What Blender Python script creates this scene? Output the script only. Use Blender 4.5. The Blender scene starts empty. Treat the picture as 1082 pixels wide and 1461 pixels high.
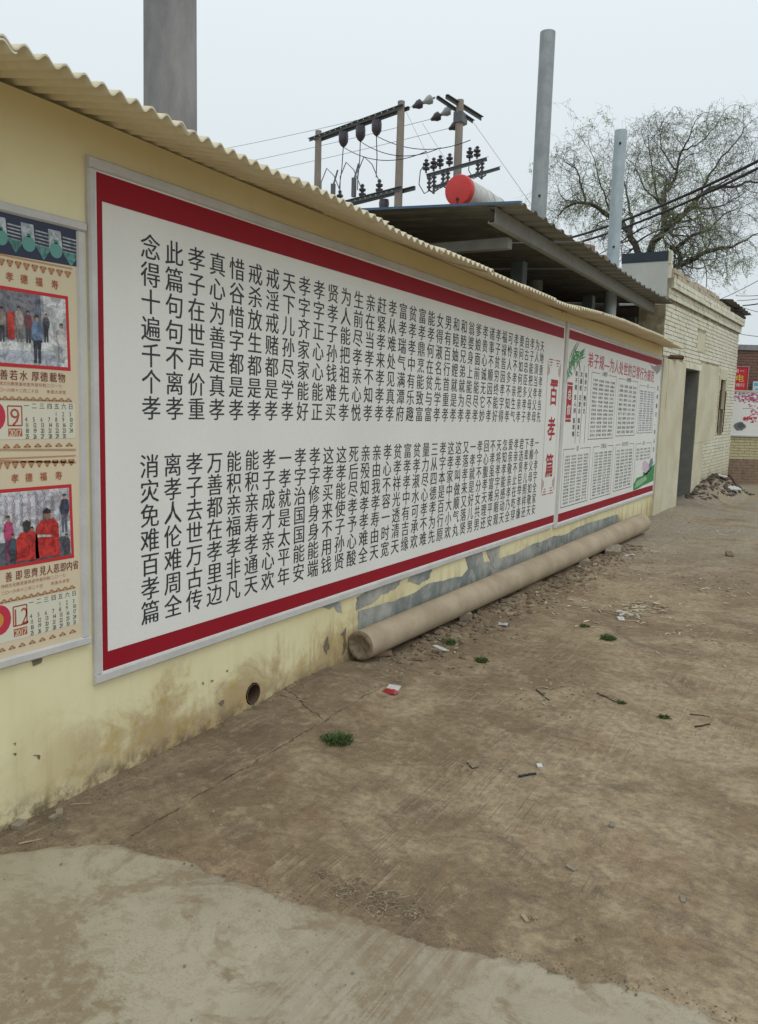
import bpy, bmesh, math, random
from mathutils import Vector, Matrix, noise
random.seed(7)
SC = bpy.context.scene
COL = SC.collection
R = math.radians

# ------------------------------------------------------------------ camera
CW, CH, CF = 1082.0, 1461.0, 1160.0
CAM_R = ((0.86575224, 0.49964667, 0.02874489),
         (0.08670479, -0.09317334, -0.99186743),
         (-0.492905, 0.86120377, -0.12398679))      # rows: right, down, forward
CAM_C = Vector((2.45, 0.0, 1.5))
cd = bpy.data.cameras.new('camera')
cam = bpy.data.objects.new('camera', cd)
COL.objects.link(cam)
r0, r1, r2 = (Vector(v).normalized() for v in CAM_R)
m = Matrix(((r0.x, -r1.x, -r2.x, CAM_C.x), (r0.y, -r1.y, -r2.y, CAM_C.y), (r0.z, -r1.z, -r2.z, CAM_C.z), (0, 0, 0, 1)))
cam.matrix_world = m
cd.sensor_fit = 'VERTICAL'; cd.sensor_height = 36.0
cd.lens = CF / CH * 36.0
cd.clip_start = 0.05; cd.clip_end = 1500
SC.camera = cam

def ray(u, v):
    c = ((u - CW / 2) / CF, (v - CH / 2) / CF, 1.0)
    return Vector(tuple(sum(CAM_R[i][k] * c[i] for i in range(3)) for k in range(3)))
def pix(u, v, ax, val):
    d = ray(u, v); t = (val - CAM_C[ax]) / d[ax]
    return CAM_C + d * t
def pixd(u, v, depth):
    return CAM_C + ray(u, v) * depth
def proj(x, y, z):
    q = Vector((x, y, z)) - CAM_C; c = [sum(CAM_R[k][i] * q[i] for i in range(3)) for k in range(3)]
    return (CW / 2 + CF * c[0] / c[2], CH / 2 + CF * c[1] / c[2])
def W(u, v, x=0.0):
    p = pix(u, v, 0, x); return (p.y, p.z)

# ------------------------------------------------------------------ world, sun, exposure
world = bpy.data.worlds.new('World'); SC.world = world; world.use_nodes = True
nt = world.node_tree; nt.nodes.clear()
out = nt.nodes.new('ShaderNodeOutputWorld'); bg = nt.nodes.new('ShaderNodeBackground')
sky = nt.nodes.new('ShaderNodeTexSky'); sky.sky_type = 'NISHITA'; sky.sun_disc = False
SUN_EL, SUN_AZ = R(58), R(120)
sky.sun_elevation = SUN_EL; sky.sun_rotation = SUN_AZ
sky.air_density = 1.0; sky.dust_density = 6.0; sky.ozone_density = 1.0
mixw = nt.nodes.new('ShaderNodeMix'); mixw.data_type = 'RGBA'; mixw.inputs[0].default_value = 0.93
tc = nt.nodes.new('ShaderNodeTexCoord'); sep = nt.nodes.new('ShaderNodeSeparateXYZ')
mr = nt.nodes.new('ShaderNodeMapRange'); mr.inputs[1].default_value = 0.0; mr.inputs[2].default_value = 0.55
cr = nt.nodes.new('ShaderNodeMix'); cr.data_type = 'RGBA'
cr.inputs[6].default_value = (6.3, 6.95, 7.2, 1); cr.inputs[7].default_value = (8.3, 9.1, 9.5, 1)
nt.links.new(tc.outputs['Generated'], sep.inputs[0]); nt.links.new(sep.outputs[2], mr.inputs[0])
nt.links.new(mr.outputs[0], cr.inputs[0])
nt.links.new(sky.outputs[0], mixw.inputs[6]); nt.links.new(cr.outputs[2], mixw.inputs[7])
nt.links.new(mixw.outputs[2], bg.inputs[0]); bg.inputs[1].default_value = 0.1
nt.links.new(bg.outputs[0], out.inputs[0])
sd = bpy.data.lights.new('sun', 'SUN'); sd.energy = 0.5; sd.angle = R(25); sd.color = (1, .97, .92)
so = bpy.data.objects.new('sun', sd); COL.objects.link(so)
sdir = Vector((math.sin(SUN_AZ) * math.cos(SUN_EL), math.cos(SUN_AZ) * math.cos(SUN_EL), math.sin(SUN_EL)))
so.rotation_euler = sdir.to_track_quat('Z', 'Y').to_euler(); so.location = sdir * 40
SC.view_settings.view_transform = 'Standard'; SC.view_settings.look = 'None'
SC.view_settings.exposure = 0.10; SC.view_settings.gamma = 1.0; SC.view_settings.use_curve_mapping = False

# ------------------------------------------------------------------ material helper
class N:
    def __init__(s, name, rough=.85, spec=.3):
        s.m = bpy.data.materials.new(name); s.m.use_nodes = True; s.t = s.m.node_tree; s.t.nodes.clear()
        s.o = s.t.nodes.new('ShaderNodeOutputMaterial'); s.b = s.t.nodes.new('ShaderNodeBsdfPrincipled')
        s.t.links.new(s.b.outputs[0], s.o.inputs[0])
        s.b.inputs['Roughness'].default_value = rough
        s.b.inputs['Specular IOR Level'].default_value = spec
        g = s.t.nodes.new('ShaderNodeNewGeometry'); s.pos = g.outputs['Position']
        sp = s.t.nodes.new('ShaderNodeSeparateXYZ'); s.t.links.new(s.pos, sp.inputs[0])
        s.x, s.y, s.z = sp.outputs
    def lk(s, a, b):
        if hasattr(a, 'links'): s.t.links.new(a, b)
        elif isinstance(a, (tuple, list)): b.default_value = tuple(a) + ((1,) if len(a) == 3 and len(b.default_value) == 4 else ())
        else: b.default_value = a
    def noise(s, scale, detail=4, rough=.6, vec=None, dist=0, sx=None):
        n = s.t.nodes.new('ShaderNodeTexNoise'); v = vec or s.pos
        if sx:
            mp = s.t.nodes.new('ShaderNodeMapping'); mp.inputs['Scale'].default_value = sx; s.lk(v, mp.inputs[0]); v = mp.outputs[0]
        s.lk(v, n.inputs['Vector']); n.inputs['Scale'].default_value = scale
        n.inputs['Detail'].default_value = detail; n.inputs['Roughness'].default_value = rough
        n.inputs['Distortion'].default_value = dist
        return n.outputs[0]
    def vor(s, scale, feature='F1'):
        n = s.t.nodes.new('ShaderNodeTexVoronoi'); n.feature = feature; s.lk(s.pos, n.inputs['Vector']); n.inputs['Scale'].default_value = scale
        return n.outputs[0]
    def mth(s, op, a, b=0.0, clamp=False):
        n = s.t.nodes.new('ShaderNodeMath'); n.operation = op; n.use_clamp = clamp; s.lk(a, n.inputs[0]); s.lk(b, n.inputs[1]); return n.outputs[0]
    def rng(s, a, lo, hi, o0=0.0, o1=1.0):
        n = s.t.nodes.new('ShaderNodeMapRange'); n.interpolation_type = 'SMOOTHSTEP'
        s.lk(a, n.inputs[0]); n.inputs[1].default_value = lo; n.inputs[2].default_value = hi
        n.inputs[3].default_value = o0; n.inputs[4].default_value = o1; return n.outputs[0]
    def mix(s, f, a, b, mode='MIX'):
        n = s.t.nodes.new('ShaderNodeMix'); n.data_type = 'RGBA'; n.blend_type = mode
        s.lk(f, n.inputs[0]); s.lk(a, n.inputs[6]); s.lk(b, n.inputs[7]); return n.outputs[2]
    def bump(s, h, strength=.3, dist=.01):
        n = s.t.nodes.new('ShaderNodeBump'); n.inputs['Strength'].default_value = strength; n.inputs['Distance'].default_value = dist
        s.lk(h, n.inputs['Height']); s.lk(n.outputs[0], s.b.inputs['Normal'])
    def col(s, c): s.lk(c, s.b.inputs['Base Color']); return s.m

def mat(name, c, var=.25, scale=6, rough=.8, bump=.15, bscale=60, spec=.3, metal=0, sx=None, c2=None, bd=.004):
    n = N(name, rough, spec)
    f = n.rng(n.noise(scale, 5, .65, sx=sx), .3, .7)
    c2 = c2 or tuple(k * (1 - var) for k in c)
    cc = n.mix(f, c, c2)
    f2 = n.noise(scale * 9, 3)
    cc = n.mix(n.rng(f2, .35, .75, 0, .35), cc, tuple(k * .8 for k in c))
    if bump: n.bump(n.noise(bscale, 3), bump, bd)
    n.b.inputs['Metallic'].default_value = metal
    return n.col(cc)

# ------------------------------------------------------------------ mesh helper
class MB:
    def __init__(s): s.v = []; s.f = []; s.mi = []; s.c = 0
    def add(s, vs, fs, mi=0):
        b = len(s.v); s.v += [tuple(v) for v in vs]; s.f += [tuple(i + b for i in f) for f in fs]; s.mi += [mi] * len(fs); return s
    def box(s, x0, x1, y0, y1, z0, z1, mi=0, M=None):
        vs = [Vector(p) for p in ((x0, y0, z0), (x1, y0, z0), (x1, y1, z0), (x0, y1, z0), (x0, y0, z1), (x1, y0, z1), (x1, y1, z1), (x0, y1, z1))]
        if M: vs = [M @ v for v in vs]
        return s.add(vs, [(0, 3, 2, 1), (4, 5, 6, 7), (0, 1, 5, 4), (1, 2, 6, 5), (2, 3, 7, 6), (3, 0, 4, 7)], mi)
    def tube(s, pts, rad, n=8, mi=0, cap=True):
        pts = [Vector(p) for p in pts]
        if not hasattr(rad, '__len__'): rad = [rad] * len(pts)
        vs = []; fs = []; up = None
        for i, p in enumerate(pts):
            t = (pts[min(i + 1, len(pts) - 1)] - pts[max(i - 1, 0)])
            t = t.normalized() if t.length > 1e-9 else Vector((0, 0, 1))
            if up is None: up = t.orthogonal().normalized()
            a = (up - t * up.dot(t))
            a = a.normalized() if a.length > 1e-6 else t.orthogonal().normalized()
            up = a; b = t.cross(a)
            for k in range(n):
                w = 2 * math.pi * k / n; vs.append(p + (a * math.cos(w) + b * math.sin(w)) * rad[i])
        for i in range(len(pts) - 1):
            for k in range(n):
                k2 = (k + 1) % n; fs.append((i * n + k, i * n + k2, (i + 1) * n + k2, (i + 1) * n + k))
        if cap: fs.append(tuple(range(n))[::-1]); fs.append(tuple((len(pts) - 1) * n + k for k in range(n)))
        return s.add(vs, fs, mi)
    def poly(s, pts, mi=0): return s.add(pts, [tuple(range(len(pts)))], mi)
    def rock(s, c, r, sq=(1, 1, .6), mi=0):
        rr = random.random
        t = (1 + 5 ** .5) / 2
        vs = [(-1, t, 0), (1, t, 0), (-1, -t, 0), (1, -t, 0), (0, -1, t), (0, 1, t), (0, -1, -t), (0, 1, -t), (t, 0, -1), (t, 0, 1), (-t, 0, -1), (-t, 0, 1)]
        fs = [(0, 11, 5), (0, 5, 1), (0, 1, 7), (0, 7, 10), (0, 10, 11), (1, 5, 9), (5, 11, 4), (11, 10, 2), (10, 7, 6), (7, 1, 8), (3, 9, 4), (3, 4, 2), (3, 2, 6), (3, 6, 8), (3, 8, 9), (4, 9, 5), (2, 4, 11), (6, 2, 10), (8, 6, 7), (9, 8, 1)]
        a = rr() * 6.28; ca, sa = math.cos(a), math.sin(a); o = []
        for v in vs:
            k = r / 1.9 * (.7 + .6 * rr()); x, y, z = v[0] * k * sq[0], v[1] * k * sq[1], v[2] * k * sq[2]
            o.append((c[0] + x * ca - y * sa, c[1] + x * sa + y * ca, c[2] + z))
        return s.add(o, fs, mi)
    def build(s, name, mats, smooth=False):
        me = bpy.data.meshes.new(name); me.from_pydata(s.v, [], s.f)
        if not isinstance(mats, (list, tuple)): mats = [mats]
        for q in mats: me.materials.append(q)
        if any(s.mi): me.polygons.foreach_set('material_index', s.mi)
        if smooth: me.polygons.foreach_set('use_smooth', [True] * len(me.polygons))
        me.update(); o = bpy.data.objects.new(name, me); COL.objects.link(o)
        return o
def part(mb, name, mats, parent, smooth=False):     # meshes are written in world coordinates
    o = mb.build(name, mats, smooth); o.parent = parent
    if parent.type == 'EMPTY': o.matrix_parent_inverse = Matrix.Translation(-Vector(parent.location))
    return o
def thing(name, label, cat, loc=(0, 0, 0), group=None):
    o = bpy.data.objects.new(name, None); COL.objects.link(o); o.location = loc; o.empty_display_size = .2
    o['label'] = label; o['category'] = cat
    if group: o['group'] = group
    return o
def tag(o, label, cat, group=None):
    o['label'] = label; o['category'] = cat
    if group: o['group'] = group
    return o
def struct(o): o['kind'] = 'structure'; return o
def stuff(o, label=None, cat=None):
    o['kind'] = 'stuff'
    if label: o['label'] = label
    if cat: o['category'] = cat
    return o
def smooth_auto(o, ang=40):
    bm = bmesh.new(); bm.from_mesh(o.data)
    for f in bm.faces: f.smooth = True
    for e in bm.edges:
        if len(e.link_faces) == 2 and e.calc_face_angle(0) > R(ang): e.smooth = False
        elif len(e.link_faces) != 2: e.smooth = False
    bm.to_mesh(o.data); bm.free(); return o
def bevel(o, w, seg=1):
    bm = bmesh.new(); bm.from_mesh(o.data)
    bmesh.ops.bevel(bm, geom=bm.edges[:], offset=w, segments=seg, affect='EDGES', profile=.5)
    bm.to_mesh(o.data); bm.free(); return o
def S(t): t = max(0., min(1., t)); return t * t * (3 - 2 * t)
def lut(P, y):
    for (a, b), (c, d) in zip(P, P[1:]):
        if a <= y <= c: return b + (d - b) * S((y - a) / (c - a))
    return P[0][1] if y < P[0][0] else P[-1][1]
def jag(pts, amp, depth=3):
    for _ in range(depth):
        o = []
        for i in range(len(pts)):
            a, b = pts[i], pts[(i + 1) % len(pts)]
            o.append(a); L = math.hypot(a[0] - b[0], a[1] - b[1])
            o.append(((a[0] + b[0]) / 2 + random.uniform(-1, 1) * amp * L, (a[1] + b[1]) / 2 + random.uniform(-1, 1) * amp * L))
        pts = o
    return pts

# ------------------------------------------------------------------ lettering helper (glyph outlines become flat print)
_cu = bpy.data.curves.new('lettering', 'FONT'); _cu.resolution_u = 2
_to = bpy.data.objects.new('lettering_source', _cu); COL.objects.link(_to)
_cache = {}
def glyph(ch, bold=0.0, shear=0.0):
    k = ch
    if k not in _cache:
        _cu.body = ch
        dg = bpy.context.evaluated_depsgraph_get(); dg.update()
        e = _to.evaluated_get(dg); me = e.to_mesh()
        vs = [(v.co.x, v.co.y) for v in me.vertices]; fs = [tuple(p.vertices) for p in me.polygons]
        e.to_mesh_clear(); _cache[k] = (vs, fs)
    return _cache[k]
def put(mb, ch, y, z, w, h, x, bold=0.0, mi=0, rot=0, wob=0, shear=0.0):
    """centre of the glyph box at (y,z) on a plane facing +X"""
    if ch in ' \n': return
    vs, fs = glyph(ch, bold, shear)
    if not vs: return
    if ord(ch) < 128:
        xs = [v[0] for v in vs]; cx, ww = (min(xs) + max(xs)) / 2, 1.0
    else: cx = .5
    sh = [(0, 0)] if bold < .008 else [(-bold * .7, 0), (bold * .7, 0)] if bold < .02 else [(-bold * .7, 0), (bold * .7, 0), (0, bold * .6), (0, -bold * .6), (0, 0)]
    for k, (a, b) in enumerate(sh): mb.add([(x + k * .00006, y + (v[0] - cx + a) * w, z + (v[1] - .38 + b) * h) for v in vs], fs, mi)
# ------------------------------------------------------------------ materials
def m_dirt():
    n = N('packed_dirt', .95, .15)
    big = n.noise(.8, 3, .55); mid = n.noise(3.2, 6, .68, dist=.6); fine = n.noise(26, 5, .7); grit = n.noise(160, 3, .7)
    f = n.rng(n.mth('ADD', n.mth('MULTIPLY', big, .55), n.mth('MULTIPLY', mid, .45)), .42, .58)
    c = n.mix(f, (.262, .190, .114), (.45, .352, .228))
    c = n.mix(n.rng(n.noise(1.7, 4, .6, dist=.4), .5, .68, 0, .5), c, (.30, .185, .108))
    c = n.mix(n.rng(n.noise(2.3, 6, .75, dist=1.2), .52, .64, 0, .55), c, (.135, .10, .072))
    # damp darker soil beside the wall
    c = n.mix(n.mth('MULTIPLY', n.rng(n.mth('ADD', n.x, n.mth('MULTIPLY', mid, .6)), .35, 1.0, .55, 0), n.rng(n.y, 1.5, 3.2, 1, .75)), c, (.10, .078, .058))
    # tyre streaks that run with the lane
    st = n.noise(1.0, 3, .6, sx=(38, 1.8, 1)); st = n.mth('MULTIPLY', n.mth('MULTIPLY', n.rng(st, .5, .62), n.rng(n.noise(1.1, 3, .6), .46, .60)), n.rng(n.noise(9, 4, .7), .35, .55))
    c = n.mix(n.mth('MULTIPLY', st, .42), c, (.50, .40, .27))
    # pale powdery concrete showing through further up
    c = n.mix(n.mth('MULTIPLY', n.rng(n.y, 6, 13), n.rng(n.noise(.7, 4, .6, dist=.5), .36, .56, .1, .85)), c, (.36, .325, .265))
    mot = n.noise(11, 9, .78, dist=.35)
    c = n.mix(n.rng(mot, .50, .62, 0, .42), c, (.185, .14, .088))
    c = n.mix(n.rng(mot, .47, .36, 0, .5), c, (.52, .42, .275))
    c = n.mix(n.rng(fine, .35, .7, .0, .55), c, (.13, .10, .072))
    c = n.mix(n.rng(grit, .5, .78, 0, .45), c, (.50, .41, .28))
    c = n.mix(n.rng(n.vor(55), .0, .12, .7, 0), c, (.07, .055, .045))
    # the joint of an old slab under the soil
    jx = n.mth('ABSOLUTE', n.mth('SUBTRACT', n.mth('ADD', n.x, n.mth('MULTIPLY', n.mth('SUBTRACT', n.noise(5, 5, .7), .5), .10)), .395))
    j = n.mth('MULTIPLY', n.rng(jx, .0015, .0045, 1, 0), n.mth('MULTIPLY', n.rng(n.y, 1.7, 1.9), n.rng(n.y, 3.7, 3.9, 1, 0)))
    j = n.mth('MULTIPLY', j, n.rng(n.noise(14, 4, .7), .44, .58, .15, .9))
    jy = n.mth('ABSOLUTE', n.mth('SUBTRACT', n.mth('ADD', n.y, n.mth('ADD', n.mth('MULTIPLY', n.x, .55), n.mth('MULTIPLY', n.mth('SUBTRACT', n.noise(6, 5, .7), .5), .12))), 3.34))
    j2 = n.mth('MULTIPLY', n.rng(jy, .0015, .0045, 1, 0), n.rng(n.x, .36, .40, 1, 0))
    j = n.mth('MAXIMUM', j, j2)
    c = n.mix(n.mth('MULTIPLY', j, .7), c, (.06, .046, .034))
    h = n.mth('ADD', n.mth('MULTIPLY', fine, .6), n.mth('ADD', n.mth('MULTIPLY', grit, .35), n.mth('MULTIPLY', st, .35)))
    h = n.mth('SUBTRACT', h, j)
    n.bump(h, .8, .016); return n.col(c)
def m_slab():
    n = N('dusty_concrete', .9, .2)
    mid = n.noise(2.4, 7, .72, dist=.8); fine = n.noise(30, 5, .75); grit = n.noise(230, 3, .7)
    c = n.mix(n.rng(n.noise(1.1, 4, .6), .35, .65), (.44, .395, .295), (.355, .315, .228))
    dirt = n.mth('MULTIPLY', n.rng(mid, .475, .56), n.rng(fine, .36, .56, .25, 1))
    dirt = n.mth('MULTIPLY', dirt, n.rng(n.x, .1, .9, .35, 1))
    at = n.t.nodes.new('ShaderNodeAttribute'); at.attribute_name = 'edge_distance'; ed = at.outputs['Fac']
    c = n.mix(n.mth('MULTIPLY', dirt, .85), c, (.255, .19, .115))
    st = n.noise(1.0, 2, .5, sx=(70, .8, 1)); band = n.mth('MULTIPLY', n.rng(n.x, 1.2, 1.34), n.rng(n.x, 1.62, 1.75, 1, 0))
    st = n.mth('MULTIPLY', n.mth('MULTIPLY', n.rng(st, .45, .56), band), n.rng(n.noise(6, 5, .7), .36, .50))
    c = n.mix(n.mth('MULTIPLY', band, n.rng(n.noise(3, 5, .7), .35, .6, 0, .5)), c, (.27, .21, .14))
    c = n.mix(n.mth('MULTIPLY', n.mth('MULTIPLY', st, n.rng(n.noise(40, 4, .8), .35, .6, .3, 1)), .5), c, (.45, .41, .32))
    edge = n.rng(n.mth('SUBTRACT', n.mth('ADD', n.mth('MULTIPLY', n.noise(9, 6, .75), .16), n.mth('MULTIPLY', n.noise(60, 3, .7), .05)), ed), .075, .115)
    c = n.mix(n.mth('MULTIPLY', edge, .9), c, (.225, .168, .11))
    c = n.mix(n.rng(n.noise(12, 8, .8, dist=.6), .49, .60, 0, .45), c, (.30, .235, .152))
    c = n.mix(n.mth('MULTIPLY', n.rng(n.noise(110, 4, .85), .50, .66, 0, .6), n.rng(n.noise(1.6, 5, .7, dist=.5), .46, .58)), c, (.25, .195, .125))
    c = n.mix(n.rng(grit, .5, .8, 0, .45), c, (.12, .11, .085))
    c = n.mix(n.rng(n.vor(38), .0, .10, .6, 0), c, (.09, .08, .06))
    n.bump(n.mth('ADD', n.mth('MULTIPLY', fine, .5), n.mth('ADD', n.mth('MULTIPLY', grit, .4), n.mth('MULTIPLY', dirt, .4))), .4, .006)
    return n.col(c)
def m_wall():
    n = N('cream_painted_plaster', .8, .25)
    c = n.mix(n.rng(n.noise(1.3, 4, .6), .35, .65), (.80, .74, .47), (.75, .67, .40))
    c = n.mix(n.rng(n.noise(1, 5, .7, sx=(1, 9, 1.0)), .5, .75, 0, .22), c, (.58, .50, .30))
    # upper part darker ochre: eave shade mixed into the paint, with slight grime
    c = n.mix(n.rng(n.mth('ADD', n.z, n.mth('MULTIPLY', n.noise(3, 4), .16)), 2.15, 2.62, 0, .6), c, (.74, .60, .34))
    # rising damp stains
    nz = n.noise(2.6, 6, .7, dist=.5)
    hgt = n.mth('SUBTRACT', n.z, n.mth('MULTIPLY', n.rng(nz, .3, .7), .34))
    stn = n.mth('MULTIPLY', n.rng(hgt, -.14, .17, 1, 0), n.mth('MULTIPLY', n.rng(n.y, 1.75, 2.3, .25, 1), n.rng(n.y, 3.9, 4.3, 1, .6)))
    c = n.mix(n.mth('MULTIPLY', stn, .85), c, (.43, .31, .165))
    c = n.mix(n.mth('MULTIPLY', n.mth('MULTIPLY', stn, n.rng(n.noise(9, 6, .7, dist=1), .5, .66)), .8), c, (.50, .36, .10))
    c = n.mix(n.mth('MULTIPLY', n.rng(n.z, .0, .13, 1, 0), n.rng(n.noise(11, 5, .7), .4, .6)), c, (.20, .15, .095))
    st = n.mth('MULTIPLY', n.rng(n.noise(1, 4, .6, sx=(1, 13, 1.6)), .5, .66), n.rng(n.z, .45, .1, 0, 1))
    c = n.mix(n.mth('MULTIPLY', st, .0), c, (.3, .22, .12))
    sv = n.mth('MULTIPLY', n.rng(n.noise(1, 4, .6, sx=(1, 13, 1.6)), .48, .62), n.rng(n.z, .05, .5, 1, 0))
    c = n.mix(n.mth('MULTIPLY', sv, n.rng(n.y, 3.3, 3.8, .2, .7)), c, (.36, .27, .12))
    ch = n.rng(n.noise(34, 4, .7, dist=.6), .735, .75)
    c = n.mix(n.mth('MULTIPLY', ch, n.rng(n.z, .3, .7, .8, .25)), c, (.12, .11, .09))
    n.bump(n.mth('ADD', n.noise(14, 5, .6), n.mth('MULTIPLY', n.noise(90, 3), .4)), .22, .006); return n.col(c)
def m_cement():
    n = N('bare_grey_cement', .95, .1)
    c = n.mix(n.rng(n.noise(5, 5, .7, dist=.4), .38, .62), (.27, .285, .27), (.42, .42, .38))
    c = n.mix(n.rng(n.noise(2.1, 5, .7, dist=.4), .48, .6, 0, .7), c, (.165, .19, .19))
    c = n.mix(n.rng(n.noise(1, 4, .6, sx=(1, 22, 3)), .5, .7, 0, .5), c, (.42, .40, .31))
    n.bump(n.noise(60, 4, .7), .4, .006); return n.col(c)
def m_galv(name, a, b):
    n = N(name, .55, .5); c = n.mix(n.rng(n.noise(5, 5, .7), .35, .65), a, b)
    c = n.mix(n.rng(n.noise(1, 3, sx=(14, 14, .8)), .5, .7, 0, .4), c, tuple(k * .7 for k in a)); n.b.inputs['Metallic'].default_value = .35
    return n.col(c)
M_dirt, M_slab, M_wall, M_cement = m_dirt(), m_slab(), m_wall(), m_cement()
M_sheet = mat('ochre_cement_sheet', (.80, .71, .50), .18, 2.5, .85, .2, 80, c2=(.72, .62, .42))
M_sheetedge = mat('pale_sheet_edge', (.74, .71, .58), .25, 18, .9, .3)
M_pole = mat('weathered_concrete_pole', (.31, .31, .315), .2, 7, .85, .3, 90, sx=(1, 1, .35), c2=(.20, .20, .21))
M_poletan = mat('dusty_concrete_pole', (.46, .375, .265), .25, 3.5, .88, .35, 60, c2=(.34, .27, .185))
M_core = mat('rough_pole_core', (.30, .24, .17), .4, 30, .95, .6, 60)
M_frame = mat('grey_white_board_frame', (.62, .61, .60), .14, 5, .55, .12, 40, c2=(.52, .51, .50))
def m_print(name, c, grime=.12, spec=.3):
    n = N(name, .55, spec); cc = n.mix(n.rng(n.noise(1.6, 4, .6, sx=(1, 1, .5)), .35, .7, 0, grime), c, tuple(k * .72 for k in c))
    cc = n.mix(n.rng(n.noise(60, 2), .4, .7, 0, grime * .6), cc, tuple(k * .8 for k in c))
    n.bump(n.noise(1, 3, .5, sx=(1, 6, 1.5)), .10, .01); return n.col(cc)
M_white = m_print('white_printed_vinyl', (.81, .81, .77), .2)
M_red = m_print('crimson_printed_border', (.31, .012, .024), .12, .15)
M_ink = m_print('black_print', (.035, .037, .042), .05)
M_ink2 = m_print('grey_print', (.13, .135, .14), .05)
M_blueink = m_print('blue_grey_print', (.15, .19, .27), .05)
M_tred = m_print('red_print', (.40, .03, .04), .05)
M_pink = m_print('faded_red_print', (.50, .10, .12), .05)
M_green = m_print('green_print', (.06, .27, .09), .1)
M_green2 = m_print('pale_green_print', (.28, .50, .30), .1)
M_lotus = m_print('pale_pink_print', (.66, .50, .58), .05)
M_teal = m_print('slate_print', (.18, .27, .30), .1)
FL = {}
def photoc(c):
    k = ('p', c)
    if k not in FL:
        n = N('printed_photo_%d' % len(FL), .5, .3); a = n.mix(n.rng(n.noise(30, 4, .7, dist=.8), .36, .62), tuple(q * .55 for q in c), tuple(min(1, q * 1.25 + .02) for q in c)); FL[k] = n.col(n.mix(n.rng(n.noise(85, 3, .7), .45, .65, 0, .4), a, tuple(q * .5 + .05 for q in c)))
    return FL[k]
def flatc(c):
    if c not in FL: FL[c] = m_print('poster_print_%s' % len(FL), c, .06)
    return FL[c]
M_cream = m_print('cream_poster_paper', (.70, .60, .43))
M_roofd = mat('dark_steel_sheet', (.185, .18, .16), .2, 4, .65, .1, 50, c2=(.12, .115, .105))
M_beam = mat('grey_primed_steel', (.25, .25, .235), .2, 7, .6, .1)
M_bluet = mat('blue_sheet_edge', (.09, .15, .25), .2, 9, .5, 0)
M_galv1 = m_galv('galvanised_steel', (.36, .39, .40), (.28, .305, .315))
M_galv2 = m_galv('pale_galvanised_steel', (.46, .53, .56), (.38, .45, .48))
M_black = mat('black_cable_rubber', (.03, .03, .034), .1, 9, .6, 0)
M_wire = mat('aluminium_wire', (.30, .31, .32), .1, 9, .5, 0)
M_dsteel = mat('dark_galvanised_angle', (.15, .16, .17), .2, 9, .6, 0)  # base lightened, distance haze put into the colour
M_insul = mat('brown_porcelain', (.075, .065, .08), .2, 9, .3, 0, spec=.5)  # also lightened to carry the haze over the far poles
M_glass = mat('pale_insulator_glass', (.40, .43, .42), .2, 9, .3, 0, spec=.5)
M_tred2 = mat('red_enamel_cap', (.68, .055, .05), .12, 8, .45, .05, spec=.4)
M_tank = mat('dirty_white_tank', (.66, .66, .63), .3, 7, .5, .1, c2=(.44, .43, .39))
def m_brickpaint():
    n = N('cream_painted_brick', .85, .2)
    c = n.mix(n.rng(n.noise(1.5, 5, .65), .35, .65), (.70, .68, .55), (.78, .76, .64))
    c = n.mix(n.rng(n.noise(7, 5, .7), .48, .66, 0, .55), c, (.46, .41, .28))
    c = n.mix(n.rng(n.z, .0, 1.3, .55, 0), c, (.50, .44, .26))
    c = n.mix(n.mth('MULTIPLY', n.rng(n.z, .1, .55, 1, 0), n.rng(n.noise(2.5, 5, .7), .3, .6)), c, (.25, .20, .14))
    c = n.mix(n.rng(n.noise(16, 4, .75, dist=.5), .63, .68, 0, .8), c, (.17, .12, .085))
    n.bump(n.noise(45, 4, .7), .4, .008); return n.col(c)
M_hbrick = m_brickpaint()
M_mortar = mat('dark_brick_joint', (.50, .46, .33), .6, 5, .95, .4, c2=(.20, .165, .115))
M_hplas = mat('pale_house_plaster', (.66, .62, .47), .15, 1.6, .85, .3, 40, c2=(.54, .49, .335))
M_hplas2 = mat('white_parapet_plaster', (.60, .60, .56), .12, 2, .85, .15, 40, c2=(.52, .52, .48))
M_cap = mat('slate_blue_parapet_cap', (.045, .062, .080), .2, 9, .7, .1)
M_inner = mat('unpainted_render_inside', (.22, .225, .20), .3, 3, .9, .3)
M_dkbrick = mat('shade_dark_brick', (.085, .068, .055), .35, 8, .9, .5)  # under-roof shade put into a dark brick colour
M_redbrick = mat('old_red_brick', (.25, .15, .11), .35, 22, .9, .5, 80, c2=(.17, .11, .085))
M_brown = mat('brown_lump_brick', (.30, .20, .14), .35, 12, .9, .5, 50)
M_rust = mat('rusty_iron', (.10, .05, .032), .3, 20, .85, .3)
M_bark = mat('dark_willow_bark', (.085, .075, .068), .3, 12, .95, .4)
M_twig = mat('grey_brown_twig', (.20, .19, .17), .3, 6, .95, 0)
M_bud = mat('young_willow_leaf', (.26, .34, .12), .3, 9, .8, 0)
M_grass = mat('weed_green', (.065, .115, .035), .4, 50, .8, 0, c2=(.135, .175, .06))
M_straw = mat('dry_straw', (.42, .34, .22), .3, 20, .9, 0)
M_peb = mat('ground_pebble', (.30, .26, .20), .35, 30, .95, .3)
M_clod = mat('crumbled_soil', (.235, .178, .12), .35, 25, .95, .5)
M_cblock = mat('dusty_concrete_block', (.33, .28, .21), .25, 18, .95, .5)
M_paper = mat('scrap_white_paper', (.62, .62, .60), .12, 20, .8, .1)
M_rag = mat('glossy_red_wrapper', (.42, .02, .025), .3, 25, .3, .2, spec=.6)

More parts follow.
